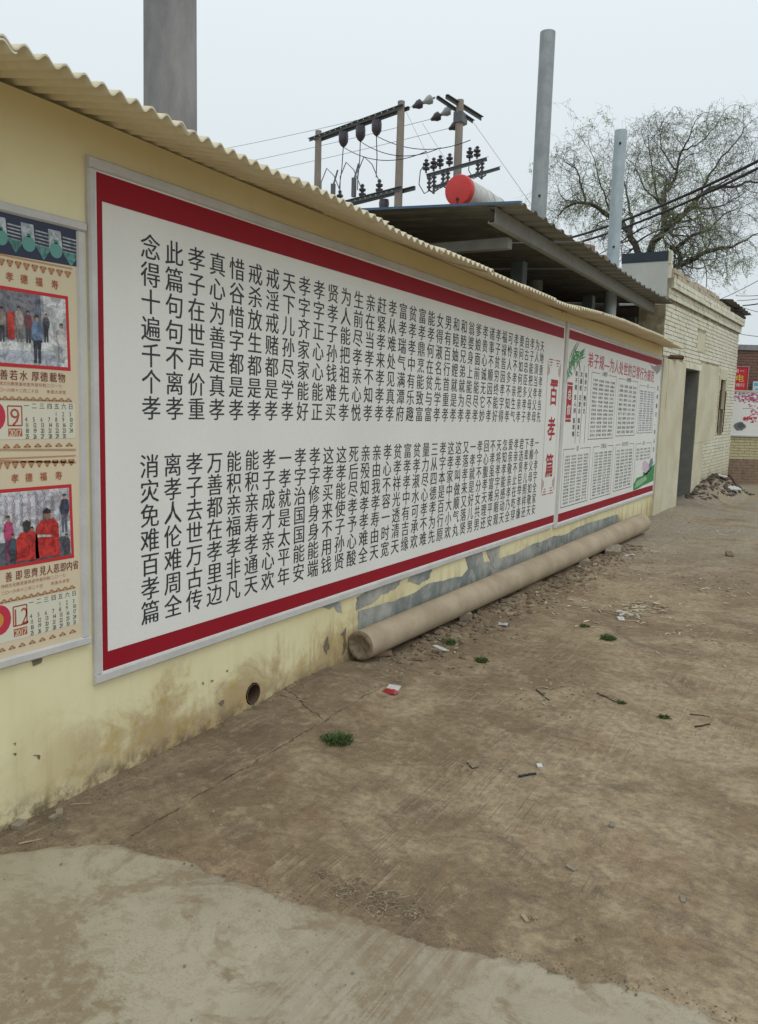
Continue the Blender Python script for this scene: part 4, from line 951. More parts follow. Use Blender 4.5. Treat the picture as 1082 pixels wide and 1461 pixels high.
# ------------------------------------------------------------------ cream brick house
YH0, YH1 = 12.40, 19.7
XH = lambda y: .15 * (y - YH0) / (YH1 - YH0)
ZH = lambda y, z: z * (1 + .0078 * (y - YH0))
def hb(mb, y0, y1, z0, z1, x0, x1, mi=0):
    """block on the house face; x relative to the face"""
    vs = []
    for y, z, x in ((y0, z0, x0), (y0, z0, x1), (y1, z0, x1), (y1, z0, x0), (y0, z1, x0), (y0, z1, x1), (y1, z1, x1), (y1, z1, x0)): vs.append((XH(y) + x, y, ZH(y, z)))
    mb.add(vs, [(0, 1, 2, 3), (4, 7, 6, 5), (0, 4, 5, 1), (1, 5, 6, 2), (2, 6, 7, 3), (3, 7, 4, 0)], mi)
def house():
    root = thing('brick_house', 'small flat roofed house of cream painted brick with a dark doorway and window slot', 'house', (-2, 15.5, 0))
    DY0, DY1, DZ = 14.02, 15.36, 2.30; WY0, WY1, WZ0, WZ1 = 17.62, 18.35, 1.15, 2.22
    mb = MB(); th = -.37
    hb(mb, YH0, DY0, -.4, 3.22, th, 0); hb(mb, DY0, DY1, DZ, 3.22, th, 0); hb(mb, DY1, WY0, -.4, 3.22, th, 0); hb(mb, WY0, WY1, -.4, WZ0, th, 0); hb(mb, WY0, WY1, WZ1, 3.22, th, 0); hb(mb, WY1, YH1, -.4, 3.22, th, 0)
    part(mb, 'front_wall', M_mortar, root)
    mb = MB()
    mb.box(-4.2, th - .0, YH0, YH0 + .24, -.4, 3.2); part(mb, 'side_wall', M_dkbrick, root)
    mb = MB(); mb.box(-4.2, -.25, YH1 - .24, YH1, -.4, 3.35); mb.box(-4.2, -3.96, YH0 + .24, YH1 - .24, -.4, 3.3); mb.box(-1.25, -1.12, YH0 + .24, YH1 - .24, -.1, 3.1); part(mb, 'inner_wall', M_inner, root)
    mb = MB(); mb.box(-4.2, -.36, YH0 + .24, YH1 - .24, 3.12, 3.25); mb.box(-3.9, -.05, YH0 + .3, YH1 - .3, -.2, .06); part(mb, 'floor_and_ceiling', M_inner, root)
    # plastered reveals inside the door
    mb = MB(); hb(mb, DY1 - .012, DY1 - .002, .0, DZ - .01, th - .7, .004); hb(mb, DY0 + .002, DY0 + .012, .0, DZ - .01, th - .7, .004); hb(mb, DY0, DY1, DZ - .012, DZ - .002, th, .004); part(mb, 'door_reveal', M_inner, root)
    # bricks, course by course, painted over
    bk = MB(); ch = .0635; nrow = int(3.22 / ch); smooth_zones = [(YH0, DY0 - .02, -.4, 2.36), (DY1 - .02, 17.42, 1.08, 2.42), (DY1 - .02, 16.25, -.4, 1.08), (14.9, 15.75, 2.62, 2.95)]
    for r_ in range(nrow):
        z = r_ * ch; y = YH0 + (0.125 if r_ % 2 else 0)
        if r_ % 2: segs = [(YH0 + .002, YH0 + .12)]
        else: segs = []
        while y < YH1 - .02: segs.append((y, min(y + .242, YH1))); y += .25
        for a, b in segs:
            if (b > DY0 - .01 and a < DY1 + .01 and z + ch > .0 and z < DZ) or (b > WY0 - .01 and a < WY1 + .01 and z + ch > WZ0 and z < WZ1): 
                a2, b2_ = a, b
                if a < DY0 - .06: b2_ = DY0
                elif b > DY1 + .06 and a < DY1: a2 = DY1
                elif a < WY0 - .06 and b > WY0: b2_ = WY0
                elif b > WY1 + .06 and a < WY1: a2 = WY1
                else: continue
                a, b = a2, b2_
            if any(s0 <= (a + b) / 2 <= s1 and s2 <= z <= s3 for s0, s1, s2, s3 in smooth_zones): continue
            x1 = .008 + random.uniform(-.003, .004)
            if random.random() < .03: x1 = .001
            hb(bk, a + .003 + random.uniform(0, .003), b - .003, z + .003 + random.uniform(0, .0025), z + ch - .005 - random.uniform(0, .004), -.005, x1)
    stuff(part(bk, 'painted_bricks', M_hbrick, root))
    # smooth plaster zones
    for nm, a, b, z0, z1, x in (('door_side_plaster', YH0 - .02, DY0, -.4, 2.37, .035), ('smooth_plaster_panel', DY1, 17.45, 1.06, 2.44, .014), ('smooth_plaster_panel', DY1, 16.3, -.4, 1.06, .010), ('mortar_patch', 14.95, 15.7, 2.62, 2.93, .012)):
        mb = MB(); n = 10
        pts = []
        for k in range(n + 1): pts.append((a + (b - a) * k / n, z1 + random.uniform(-.012, .012)))
        vs = [(XH(y) + xx, y, ZH(y, z)) for xx in (-.01, x) for (y, z) in pts] + [(XH(y) + xx, y, ZH(y, z0)) for xx in (-.01, x) for (y, _) in pts]
        m_ = n + 1; fs = []
        for k in range(n): fs += [(m_ + k, 3 * m_ + k, 3 * m_ + k + 1, m_ + k + 1), (k, m_ + k, m_ + k + 1, k + 1), (2 * m_ + k, 2 * m_ + k + 1, 3 * m_ + k + 1, 3 * m_ + k)]
        fs += [(0, 2 * m_, 3 * m_, m_), (n, m_ + n, 3 * m_ + n, 2 * m_ + n)]
        part(mb.add(vs, fs), nm, M_hplas, root)
    # cornices and parapet bricks
    for z0, z1, x, nm in ((3.22, 3.36, .045, 'lower_cornice'), (3.36, 3.50, .10, 'upper_cornice')):
        mb = MB(); hb(mb, YH0 + .01, YH1 + (.03 if x < .05 else .06), z0, z1, -.37, x - .012); part(mb, nm, M_mortar, root)
        bk = MB(); y = YH0 + .01; 
        for rr in range(2):
            y = YH0 + .01 - (.12 if rr else 0)
            while y < YH1 + .02:
                a, b = max(y, YH0 + .012), min(y + .243, YH1 + .05); z = z0 + rr * .07
                if b - a > .03: hb(bk, a, b - .004, z + .002, z + .066, x - .02, x + random.uniform(-.006, .005))
                y += .25
        part(bk, nm + '_bricks', M_hbrick, root)
    pk = MB(); n = 0
    for rr in range(2):
        y = YH0 + .03 - (.1 if rr else 0)
        while y < YH1 + .04:
            a, b = max(y, YH0 + .03), min(y + .243, YH1 + .06); z = 3.50 + rr * .068
            if b - a > .04 and not (rr == 1 and random.random() < .22) and not (rr == 1 and y > 16.5) and not (rr == 0 and y > 17.5): hb(pk, a, b - .006, z + .003, z + .066, -.2, .085 + random.uniform(-.012, .012)); n += 1
            y += .25
    part(pk, 'parapet_bricks', mat('flaking_painted_brick', (.58, .53, .41), .4, 9, .9, .5, 50, c2=(.40, .32, .225)), root)
    mb = MB(); mb.box(-.66, .0, 12.385, 12.52, 3.13, 3.735); part(mb, 'side_parapet', M_hplas2, root)
    mb = MB(); mb.box(-.665, -.012, 12.38, 12.53, 3.735, 3.875); part(mb, 'parapet_cap', M_cap, root)
    mb = MB(); mb.box(-.010, .03, 12.40, 12.52, 3.70, 3.88); mb.box(-.0, .045, 12.41, 12.5, 3.50, 3.69); part(mb, 'parapet_corner_bricks', M_hbrick, root)
    # window slot: cement board, ragged edge and bars
    mb = MB(); hb(mb, WY0 - .02, WY1 + .02, WZ0 - .02, WZ1, -.30, -.27); part(mb, 'window_back', M_inner, root)
    for (a, b, z0, z1) in ((WY0 - .06, WY0 + .05, WZ0, WZ1 + .04), (WY1 - .04, WY1 + .05, WZ0 + .5, WZ1 + .04), (WY0 - .1, WY1 + .15, WZ1, WZ1 + .20)):
        mb = MB(); hb(mb, a, b, z0, z1, -.04, .022); part(mb, 'window_surround', M_hplas, root)
    mb = MB(); pts = [(17.64, 1.16), (18.0, 1.18), (18.33, 1.42), (18.3, 1.62), (18.1, 1.66), (18.05, 1.78), (17.9, 1.80), (17.8, 1.95), (17.72, 1.9), (17.64, 1.7)]
    vs = [(XH(y) + xx, y, ZH(y, z)) for xx in (-.10, -.04) for y, z in pts]; k = len(pts)
    mb.add(vs, [tuple(range(k)), tuple(range(k, 2 * k))] + [(i, (i + 1) % k, k + (i + 1) % k, k + i) for i in range(k)]); part(mb, 'broken_cement_panel', mat('tan_cement_board', (.38, .33, .25), .3, 12, .9, .4), root)
    for y in (17.62, 18.32):
        mb = MB(); mb.tube([(XH(y) + .03, y, 1.25), (XH(y) + .035, y, 2.1)], .011, 6); part(mb, 'window_bar', M_rust, root)
    # lintel over the door, spout and rust stain
    mb = MB(); hb(mb, DY0 - .12, DY1 + .15, DZ, DZ + .10, -.3, .016); part(mb, 'door_lintel', M_hbrick, root)
    mb = MB(); mb.tube([(-.02, 12.80, 2.42), (.06, 13.0, 2.425), (.14, 13.2, 2.43)], .034, 14); part(mb, 'drain_spout', M_rust, root)
    mb = MB(); pts = jag([(12.66, 2.36), (12.74, 2.36), (12.73, 2.1), (12.72, 1.9), (12.69, 1.6), (12.68, 1.9)], .12, 3); mb.add([(XH(y) + .0365, y, ZH(y, z)) for y, z in pts], [tuple(range(len(pts)))]); part(mb, 'rust_stain', mat('rust_run_stain', (.54, .47, .35), .2, 9, .85, .1), root)
house()
def awning():
    root = thing('small_roof', 'small dark corrugated roof sticking out beyond the far end of the brick house', 'roof', (0.3, 19, 3.9))
    q = [pixd(1014, 426, 17.0), pixd(1045, 427, 17.1), pixd(1073, 449, 19.5), pixd(1053, 451, 19.4)]
    a, b, c, d = q; n = 56; vs = []; fs = []
    up = Vector((0, 0, 1))
    for t in (0, -.006):
        for i in range(n + 1):
            s = i / n; h = .014 * math.sin(s * n / 8 * 6.283)
            vs += [a.lerp(d, s) + up * (h + t), b.lerp(c, s) + up * (h + t)]
    for L in (0, 1):
        for i in range(n): k = L * 2 * (n + 1) + 2 * i; fs.append((k, k + 1, k + 3, k + 2) if L else (k + 2, k + 3, k + 1, k))
    for i in range(n):
        k = 2 * i; o = 2 * (n + 1); fs += [(k, k + 2, k + 2 + o, k + o), (k + 1, k + 1 + o, k + 3 + o, k + 3)]
    part(MB().add(vs, fs), 'roof_sheet', M_roofd, root)
    mb = MB(); p, r_ = a.lerp(b, .5), d.lerp(c, .5); mb.tube([p - up * .06, r_ - up * .06], .035, 6); mb.tube([a.lerp(d, .5) - up * .06, b.lerp(c, .5) - up * .06], .035, 6)
    mb.tube([p.lerp(r_, .2) - up * .06, Vector((p.x - .3, p.lerp(r_, .2).y, 3.2))], .03, 6); part(mb, 'roof_beam', M_dkbrick, root)
awning()

# ------------------------------------------------------------------ far walls
FD = Vector((.86575, .49965, 0)).normalized(); FN = Vector((FD.y, -FD.x, 0)); FO = Vector((.03, 20.78, 0))
def fbox(mb, s0, s1, z0, z1, d0, d1, mi=0):
    vs = []
    for s, z, d in ((s0, z0, d0), (s1, z0, d0), (s1, z0, d1), (s0, z0, d1), (s0, z1, d0), (s1, z1, d0), (s1, z1, d1), (s0, z1, d1)): vs.append(FO + FD * s + FN * d + Vector((0, 0, z)))
    mb.add(vs, [(0, 3, 2, 1), (4, 5, 6, 7), (0, 1, 5, 4), (1, 2, 6, 5), (2, 3, 7, 6), (3, 0, 4, 7)], mi)
def fpt(s, z, d): return tuple(FO + FD * s + FN * d + Vector((0, 0, z)))
def courses(mb, s0, s1, z0, z1, ch, bl, d, skip=None, base=-.02):
    r_ = 0; z = z0
    while z < z1 - .01:
        s = s0 - (bl / 2 if r_ % 2 else 0)
        while s < s1:
            a, b = max(s, s0), min(s + bl - .008, s1)
            if b - a > .03 and not (skip and skip(a, z)): fbox(mb, a, b, z + .003, min(z + ch - .006, z1), base, d + random.uniform(-.004, .004))
            s += bl
        z += ch; r_ += 1
def far():
    w = thing('mural_wall', 'low yellow brick wall with a plum blossom mural beyond the house', 'wall', (3, 22, 0))
    core = MB(); fbox(core, -2.5, 9, -.3, 2.16, -.26, 0); part(core, 'wall_core', M_redbrick, w)
    yb = MB(); courses(yb, -1.4, 5.5, .60, 1.13, .066, .25, .012, lambda s, z: z < .62 and random.random() < .4 or z < .69 and random.random() < .12); stuff(part(yb, 'yellow_bricks', mat('pale_yellow_painted_brick', (.62, .56, .34), .2, 9, .85, .3), w))
    rb = MB(); courses(rb, -1.4, 5.5, .0, .60, .066, .25, .004); stuff(part(rb, 'bare_bricks', mat('eroded_brown_brick', (.34, .245, .175), .35, 12, .95, .4), w))
    mb = MB(); fbox(mb, -1.5, 8, 1.15, 2.20, .0, .03); part(mb, 'mural_panel', M_white, w)
    for z in (1.145, 2.19):
        mb = MB(); fbox(mb, -1.55, 8.05, z - .012, z + .02, .031, .055); part(mb, 'mural_frame', M_hplas2, w)
    random.seed(21)
    def blob(c, rs, rz, m_, nm, d, k=16, rough=.35):
        mb = MB(); q = []
        for i in range(k):
            w_ = 6.283 * i / k; f = 1 + random.uniform(-rough, rough); q.append(fpt(c[0] + rs * f * math.cos(w_), c[1] + rz * f * math.sin(w_), d))
        mb.poly(q); part(mb, nm, m_, w)
    petals = MB()
    def bloom(sa, sb, za, zb, n, mi, r0=.012, r1=.035):
        for i in range(n):
            c = (random.uniform(sa, sb), random.gauss((za + zb) / 2, (zb - za) / 4)); k = 6; r = random.uniform(r0, r1)
            if c[1] > 2.16 or c[1] < 1.2: continue
            petals.add([fpt(c[0] + r * math.cos(6.283 * j / k) * random.uniform(.6, 1.3), c[1] + r * .6 * math.sin(6.283 * j / k), .0315 + .00003 * (len(petals.f) % 60)) for j in range(k)], [tuple(range(k))], mi)
    bloom(.0, 3.2, 1.98, 2.18, 330, 0); bloom(.15, 1.0, 1.88, 2.12, 90, 1); bloom(.42, .80, 1.55, 1.85, 40, 1); bloom(.25, .55, 1.48, 1.62, 40, 2); bloom(.6, 3, 1.5, 2.1, 200, 0)
    part(petals, 'blossom_print', [flatc((.45, .13, .25)), flatc((.52, .10, .22)), flatc((.55, .05, .09))], w)
    blob((.18, 1.37), .14, .10, flatc((.17, .18, .19)), 'ink_rock_print', .0335, rough=.12); blob((.20, 1.39), .08, .06, flatc((.10, .11, .12)), 'ink_rock_print', .0345, rough=.15)
    blob((-.10, 1.28), .07, .06, flatc((.14, .15, .16)), 'ink_rock_print', .0335)
    mb = MB()
    for i in range(5): 
        s = .22 + i * .05; mb.poly([fpt(s, 1.79, .033), fpt(s + .03, 1.785, .033), fpt(s + .03, 1.80, .033), fpt(s, 1.80, .033)])
    part(mb, 'small_print', M_ink, w)
    random.seed(5)
    h = thing('brown_brick_building', 'old brown brick building wall behind the mural, partly hidden by the red sign', 'building', (3, 23, 0))
    core = MB(); fbox(core, -3.0, 10, -.3, 3.20, -.75, -.42); fbox(core, -3, -2.7, -.3, 3.2, -5, -.75); part(core, 'wall_core', mat('dark_red_joint', (.15, .11, .085), .3, 12, .95, .3), h)
    rb = MB(); courses(rb, -2.2, 6.5, 2.1, 3.16, .066, .25, -.408, None, -.43); stuff(part(rb, 'wall_bricks', M_redbrick, h))
    mb = MB(); fbox(mb, -3.1, 10.1, 3.165, 3.29, -.85, -.36); part(mb, 'roof_coping', M_pole, h)
    sg = thing('shop_sign', 'red hanging sign with white and yellow lettering above the mural', 'sign', (0.1, 20.9, 2.2))
    mb = MB(); fbox(mb, -.50, .36, 2.215, 2.76, -.20, -.17); part(mb, 'sign_panel', mat('bright_red_sign', (.62, .035, .05), .1, 5, .5, 0), sg)
    mb = MB(); fbox(mb, .355, .372, 2.21, 2.77, -.21, -.15); fbox(mb, -.50, .355, 2.755, 2.77, -.21, -.15); part(mb, 'sign_edge', flatc((.55, .30, .30)), sg)
    def ftext(mb, s, s0, z, w_, h_, d, bold, pitch):
        for k, c in enumerate(s):
            vs, fs = glyph(c, bold); mb.add([fpt(s0 + k * pitch + v[0] * w_, z + v[1] * h_, d) for v in vs], fs)
    mb = MB(); ftext(mb, '中国第一', -.22, 2.625, .115, .10, -.166, .03, .125); part(mb, 'sign_lettering', M_white, sg)
    mb = MB(); ftext(mb, '家电', -.16, 2.425, .22, .18, -.166, .03, .22); part(mb, 'sign_lettering', flatc((.75, .60, .10)), sg)
    mb = MB(); ftext(mb, '电子商行', -.12, 2.30, .105, .09, -.166, .035, .105); part(mb, 'sign_lettering', M_white, sg)
    s2 = thing('shop_sign', 'small pale blue and white sign at the right edge, standing on the mural wall', 'sign', (.5, 21, 2.2))
    mb = MB(); fbox(mb, .50, 1.05, 2.205, 2.43, -.2, -.17); part(mb, 'sign_panel', flatc((.60, .68, .70)), s2)
    mb = MB(); fbox(mb, .53, 1.0, 2.33, 2.40, -.17, -.165); fbox(mb, .56, .9, 2.24, 2.27, -.17, -.165); part(mb, 'sign_print', flatc((.12, .42, .60)), s2)
far()
# ------------------------------------------------------------------ bare willow behind the house
def willow():
    random.seed(11)
    root = thing('willow_tree', 'big bare curly willow with dark limbs and a first haze of green, behind the house', 'tree', (-2.6, 25.8, 0))
    Z = lambda x, y, d=0: pixd(780 + x / 3.583, 140 + y / 3.583, 26 + d)
    limbs = [
     ([(500, 900, 0), (470, 790, 0), (430, 700, .1), (385, 645, .3), (330, 608, .5), (260, 560, .6), (200, 535, .7), (120, 552, .8), (60, 600, .9)], .13, .02),
     ([(200, 535, .7), (185, 480, .6), (172, 420, .5), (150, 360, .4), (90, 320, .2)], .045, .012),
     ([(330, 608, .5), (300, 500, .2), (260, 400, 0), (240, 300, -.2)], .04, .01),
     ([(505, 900, 0), (530, 780, 0), (560, 720, -.2), (600, 685, -.4), (645, 640, -.6), (700, 588, -.8), (780, 505, -1), (860, 455, -1.1), (940, 452, -1.2), (1040, 430, -1.2), (1120, 440, -1.2)], .15, .02),
     ([(600, 685, -.4), (602, 600, 0), (600, 540, .3), (598, 490, .5), (640, 440, .6), (665, 370, .6), (690, 270, .5), (725, 210, .5), (762, 115, .5)], .095, .012),
     ([(600, 540, .3), (560, 500, .6), (550, 420, .9), (535, 330, 1.1), (520, 200, 1.1)], .05, .01),
     ([(645, 640, -.6), (610, 570, -.9), (560, 520, -1.2), (500, 460, -1.4), (440, 330, -1.5)], .05, .012),
     ([(430, 600, .6), (410, 500, .9), (398, 420, 1), (380, 300, 1.1)], .045, .01),
     ([(430, 700, .1), (440, 620, .4), (430, 590, .6)], .06, .045),
     ([(560, 960, 0), (640, 872, -.4), (672, 858, -.5), (684, 826, -.5), (668, 786, -.4), (630, 762, -.3)], .12, .05),
     ([(640, 872, -.4), (700, 845, -.8), (780, 808, -1), (870, 770, -1.1), (930, 765, -1.3), (1000, 735, -1.4), (1100, 680, -1.5)], .09, .015),
     ([(650, 785, -.4), (700, 735, -.3), (760, 700, -.2), (830, 672, -.1), (900, 600, 0), (980, 560, 0)], .075, .012),
     ([(700, 588, -.8), (760, 560, -.7), (850, 560, -.6), (940, 530, -.5), (1010, 480, -.4)], .04, .01),
     ([(780, 505, -1), (830, 400, -.9), (900, 300, -.8), (980, 210, -.7), (1010, 150, -.7)], .045, .01),
     ([(690, 270, .5), (760, 240, .3), (830, 180, .2), (880, 120, .1)], .03, .008),
     ([(665, 370, .6), (600, 280, .8), (580, 190, .9), (590, 120, .9)], .03, .008)]
    tr = MB(); tr.tube([(-2.6, 25.9, -.2), (-2.55, 25.85, 2.0), Z(505, 1120), Z(520, 960), Z(508, 890)], [.34, .27, .22, .20, .17], 12)
    trunk = part(tr, 'trunk', M_bark, root, True)
    starts = []
    lb = MB()
    for pts, ra, rb in limbs:
        P = [Z(*p) for p in pts]; Q = []
        for i in range(len(P) - 1):
            for k in range(4):
                t = k / 4; a = P[max(i - 1, 0)]; b = P[i]; c = P[i + 1]; d = P[min(i + 2, len(P) - 1)]
                q = .5 * ((2 * b) + (c - a) * t + (2 * a - 5 * b + 4 * c - d) * t * t + (3 * b - a - 3 * c + d) * t ** 3)
                Q.append(q + Vector([random.uniform(-.03, .03) for _ in range(3)]))
        Q.append(P[-1]); n = len(Q) - 1; lb.tube(Q, [ra + (rb - ra) * i / n for i in range(n + 1)], 6)
        for i in range(2, n + 1): starts.append((Q[i], (Q[i] - Q[i - 1]).normalized(), ra + (rb - ra) * i / n))
    part(lb, 'limb', M_bark, root, True)
    tw = MB(); lf = MB(); ctr = Z(560, 480); ZC = Z(560, 75).z
    def grow(p, d, r, L, seg, lvl, mb):
        pts = [p.copy()]; rad = [r]; step = L / seg; curl = Vector([random.gauss(0, 1) for _ in range(3)]) * .30
        for i in range(seg):
            if random.random() < .35: curl = Vector([random.gauss(0, 1) for _ in range(3)]) * .42
            droop = Vector((0, 0, -.10 - (.22 if lvl >= 2 else 0) * i / seg)) if lvl >= 1 else Vector((0, 0, .04))
            if p.z > ZC: droop = droop + Vector((0, 0, -.45 - (p.z - ZC)))
            d = (d + curl * (1 if lvl else .6) + droop).normalized(); p = p + d * step
            pts.append(p.copy()); rad.append(r * (1 - .75 * (i + 1) / seg))
        mb.tube(pts, rad, 3, cap=False); return pts, rad
    n1 = 0
    sel = [s for s in starts if s[2] < .12]
    for (p, d, r) in sel:
        for _ in range(1):
            out_ = (p - ctr); out_.y *= .6; out_ = out_.normalized() if out_.length > .1 else Vector((0, 0, 1))
            dr = (d * .5 + out_ * .6 + Vector([random.gauss(0, .6) for _ in range(3)])).normalized()
            pts, rad = grow(p, dr, max(.010, r * .38), random.uniform(.8, 1.8), 9, 0, tw)
            for i in range(2, len(pts)):
                for _ in range(2):
                    if random.random() < .62:
                        d2 = ((pts[i] - pts[i - 1]).normalized() * .5 + Vector([random.gauss(0, .8) for _ in range(3)])).normalized()
                        q, rd = grow(pts[i], d2, max(.0050, rad[i] * .5), random.uniform(.45, 1.1), 8, 1, tw)
                        for j in (2, 4, 5, 7, 8):
                            if random.random() < .36:
                                d3 = ((q[j] - q[j - 1]).normalized() * .3 + Vector([random.gauss(0, .8) for _ in range(3)]) + Vector((0, 0, -.2))).normalized()
                                q3, _r = grow(q[j], d3, .0042, random.uniform(.2, .55), 6, 2, tw)
                                g = noise.noise(q[j] * .55 + Vector((3, 1, 2)))
                                k = 11 if g > .10 else 4 if g > -.1 else 1
                                for _ in range(k):
                                    c = random.choice(q3) + Vector([random.gauss(0, .02) for _ in range(3)]); a = Vector([random.gauss(0, 1) for _ in range(3)]).normalized() * random.uniform(.03, .07); b = a.orthogonal().normalized() * .011
                                    lf.add([c, c + a * .5 + b, c + a, c + a * .5 - b], [(0, 1, 2, 3)])
    o = part(tw, 'twigs', M_twig, root); stuff(o)
    o = part(lf, 'young_leaves', M_bud, root); stuff(o)
willow()

# ------------------------------------------------------------------ weeds
def G(u, v): 
    p = pix(u, v, 2, 0.0)
    for _ in range(4): p = pix(u, v, 2, gz(p.x, p.y))
    return Vector((p.x, p.y, gz(p.x, p.y)))
def weed(u, v, rad, h, n, label, seed):
    random.seed(seed); c = G(u, v); mb = MB()
    for i in range(n):
        a = random.uniform(0, 6.283); rr = rad * random.random() ** .6 * .55; b = c + Vector((math.cos(a) * rr, math.sin(a) * rr, -.004))
        b.z = gz(b.x, b.y) - .003
        a2 = a + random.gauss(0, .6); L = h * random.uniform(.5, 1.15); out_ = random.uniform(.25, 1.0); w = random.uniform(.0018, .0036)
        s = Vector((-math.sin(a2), math.cos(a2), 0)) * w; d = Vector((math.cos(a2), math.sin(a2), 0)) * out_
        p1 = b + d * L * .5 + Vector((0, 0, L * random.uniform(.25, .6))); p2 = b + d * L * .85 + Vector((0, 0, L * .70)); 
        mb.add([b - s, b + s, p1 + s * 1.2, p1 - s * 1.2, p2], [(0, 1, 2, 3), (3, 2, 4)])
        if random.random() < .6:
            for t in (.4, .7, .9):
                q = b.lerp(p1, t); sd_ = Vector([random.gauss(0, 1) for _ in range(3)]).normalized() * .012
                mb.add([q, q + sd_ + Vector((0, 0, .004)), q + sd_ * 1.7, q + sd_ - Vector((0, 0, .005))], [(0, 1, 2, 3)])
    o = mb.build('weed_tuft', M_grass); tag(o, label, 'weed', 'small green weeds on the dirt')
weed(481, 1058, .095, .050, 190, 'largest green weed tuft, nearest, growing on the slab joint in the dirt', 1)
weed(641, 918, .055, .045, 110, 'weed tuft beside the lying pole, close to the scrap card', 2)
weed(687, 944, .050, .038, 130, 'small round weed tuft right of the red wrapper in open dirt', 3)
weed(868, 912, .075, .042, 150, 'weed tuft far right of the card, the larger of the two near the straw scatter', 4)
weed(834, 894, .050, .028, 60, 'flat thin weed just left of and behind the larger far tuft', 5)
weed(947, 1024, .038, .022, 60, 'small weed at the right side of the dirt, beside dry twigs', 6)
weed(887, 1003, .030, .018, 40, 'faint weed at the end of a dry twig in the middle right dirt', 7)
weed(1064, 703, .30, .07, 90, 'green weed beyond the rubble heap near the far concrete', 8)

# ------------------------------------------------------------------ small litter, each its own thing
random.seed(3)
def slab_piece(u, v, lx, ly, lz, rz, m_, name, label, cat, tilt=.06, bv=.004, group=None):
    p = G(u, v); M_ = Matrix.Translation(p + Vector((0, 0, lz / 2 + .001))) @ Matrix.Rotation(rz, 4, 'Z') @ Matrix.Rotation(tilt, 4, 'X')
    mb = MB(); n = 5; vs = []
    for k in (-1, 1):
        for i in range(n + 1):
            for j in range(n + 1):
                x, y = (i / n - .5) * lx, (j / n - .5) * ly; vs.append(M_ @ Vector((x, y, k * lz / 2 + .06 * min(lx, ly) * noise.noise((x * 30, y * 30, u)))))
    m2 = (n + 1) ** 2; fs = []
    for i in range(n):
        for j in range(n):
            a = i * (n + 1) + j; fs += [(a, a + 1, a + n + 2, a + n + 1), (m2 + a, m2 + a + n + 1, m2 + a + n + 2, m2 + a + 1)]
    bnd = [i * (n + 1) for i in range(n + 1)] + [n * (n + 1) + j for j in range(1, n + 1)] + [i * (n + 1) + n for i in range(n - 1, -1, -1)] + [j for j in range(n - 1, 0, -1)]
    for i in range(len(bnd)): a, b = bnd[i], bnd[(i + 1) % len(bnd)]; fs.append((a, b, m2 + b, m2 + a))
    mb.add(vs, fs); o = mb.build(name, m_); tag(o, label, cat, group)
    bm = bmesh.new(); bm.from_mesh(o.data); bmesh.ops.recalc_face_normals(bm, faces=bm.faces[:]); bm.to_mesh(o.data); bm.free(); return o
def card():
    r_ = thing('scrap_card', 'pale rectangular scrap card with grey print lying in the dirt in front of the pole', 'card', G(718, 892))
    p = G(718, 892); M_ = Matrix.Translation(p + Vector((0, 0, .010))) @ Matrix.Rotation(.35, 4, 'Z') @ Matrix.Rotation(-.10, 4, 'X')
    mb = MB(); mb.box(-.032, .032, -.055, .055, -.0008, .0008, 0, M_); part(mb, 'card_sheet', M_paper, r_)
    mb = MB()
    for i in range(5): mb.box(-.026, .026 - .008 * (i % 3), -.045 + i * .021, -.036 + i * .021, .0009, .0012, 0, M_)
    part(mb, 'card_print', flatc((.33, .36, .38)), r_)
card()
def wrapper():
    c = G(557, 988); r_ = thing('red_wrapper', 'crumpled glossy red packet with a white card lip on the dirt', 'wrapper', c)
    mb = MB(); vs = []; nx, ny = 10, 6
    for i in range(nx + 1):
        for j in range(ny + 1):
            x, y = (i / nx - .5) * .082, (j / ny - .5) * .050; e = (1 - (2 * i / nx - 1) ** 4) * (1 - (2 * j / ny - 1) ** 2)
            vs.append(c + Vector((x, y, .003 + .017 * e + .005 * noise.noise((x * 70, y * 70, 2)))))
    mb.add(vs, [(i * (ny + 1) + j, (i + 1) * (ny + 1) + j, (i + 1) * (ny + 1) + j + 1, i * (ny + 1) + j + 1) for i in range(nx) for j in range(ny)]); part(mb, 'packet', M_rag, r_, True)
    M_ = Matrix.Translation(c + Vector((-.0, .035, .014))) @ Matrix.Rotation(.1, 4, 'Z') @ Matrix.Rotation(.35, 4, 'X'); mb = MB(); mb.box(-.036, .034, -.014, .026, -.0012, .0012, 0, M_); part(mb, 'card_lip', M_paper, r_)
wrapper()
def stick(pts, r, m_, name, label, cat='stick', lift=.004, group=None):
    P = [G(u, v) + Vector((0, 0, lift)) for u, v in pts]; Q = []
    for a, b in zip(P, P[1:]):
        for k in range(4): Q.append(a.lerp(b, k / 4) + Vector([random.uniform(-.002, .002) for _ in range(3)]))
    Q.append(P[-1]); o = MB().tube(Q, [r * (1 - .4 * i / len(Q)) for i in range(len(Q))], 7).build(name, m_, True); tag(o, label, cat, group)
stick([(741, 1109), (752, 1107), (765, 1105)], .0065, M_black, 'dark_stick', 'short black stick lying in the open dirt at right')
stick([(400, 992), (440, 1003)], .003, M_straw, 'dry_stalk', 'thin dry stalk near the drain hole', lift=.003)
stick([(100, 1149), (130, 1147)], .003, M_straw, 'dry_stalk', 'thin pale stalk lying near the wall foot at left', lift=.003)
stick([(26, 1206), (60, 1198)], .004, M_straw, 'dry_stalk', 'pale split stalk at the left edge of the concrete', lift=.003)
stick([(150, 1112), (160, 1106)], .004, M_brown, 'dry_stalk', 'short reddish stalk touching the foot of the wall', lift=.003)
stick([(853, 990), (870, 998), (884, 1004)], .004, M_bark, 'dry_twig', 'dark dry twig leading to the faint weed')
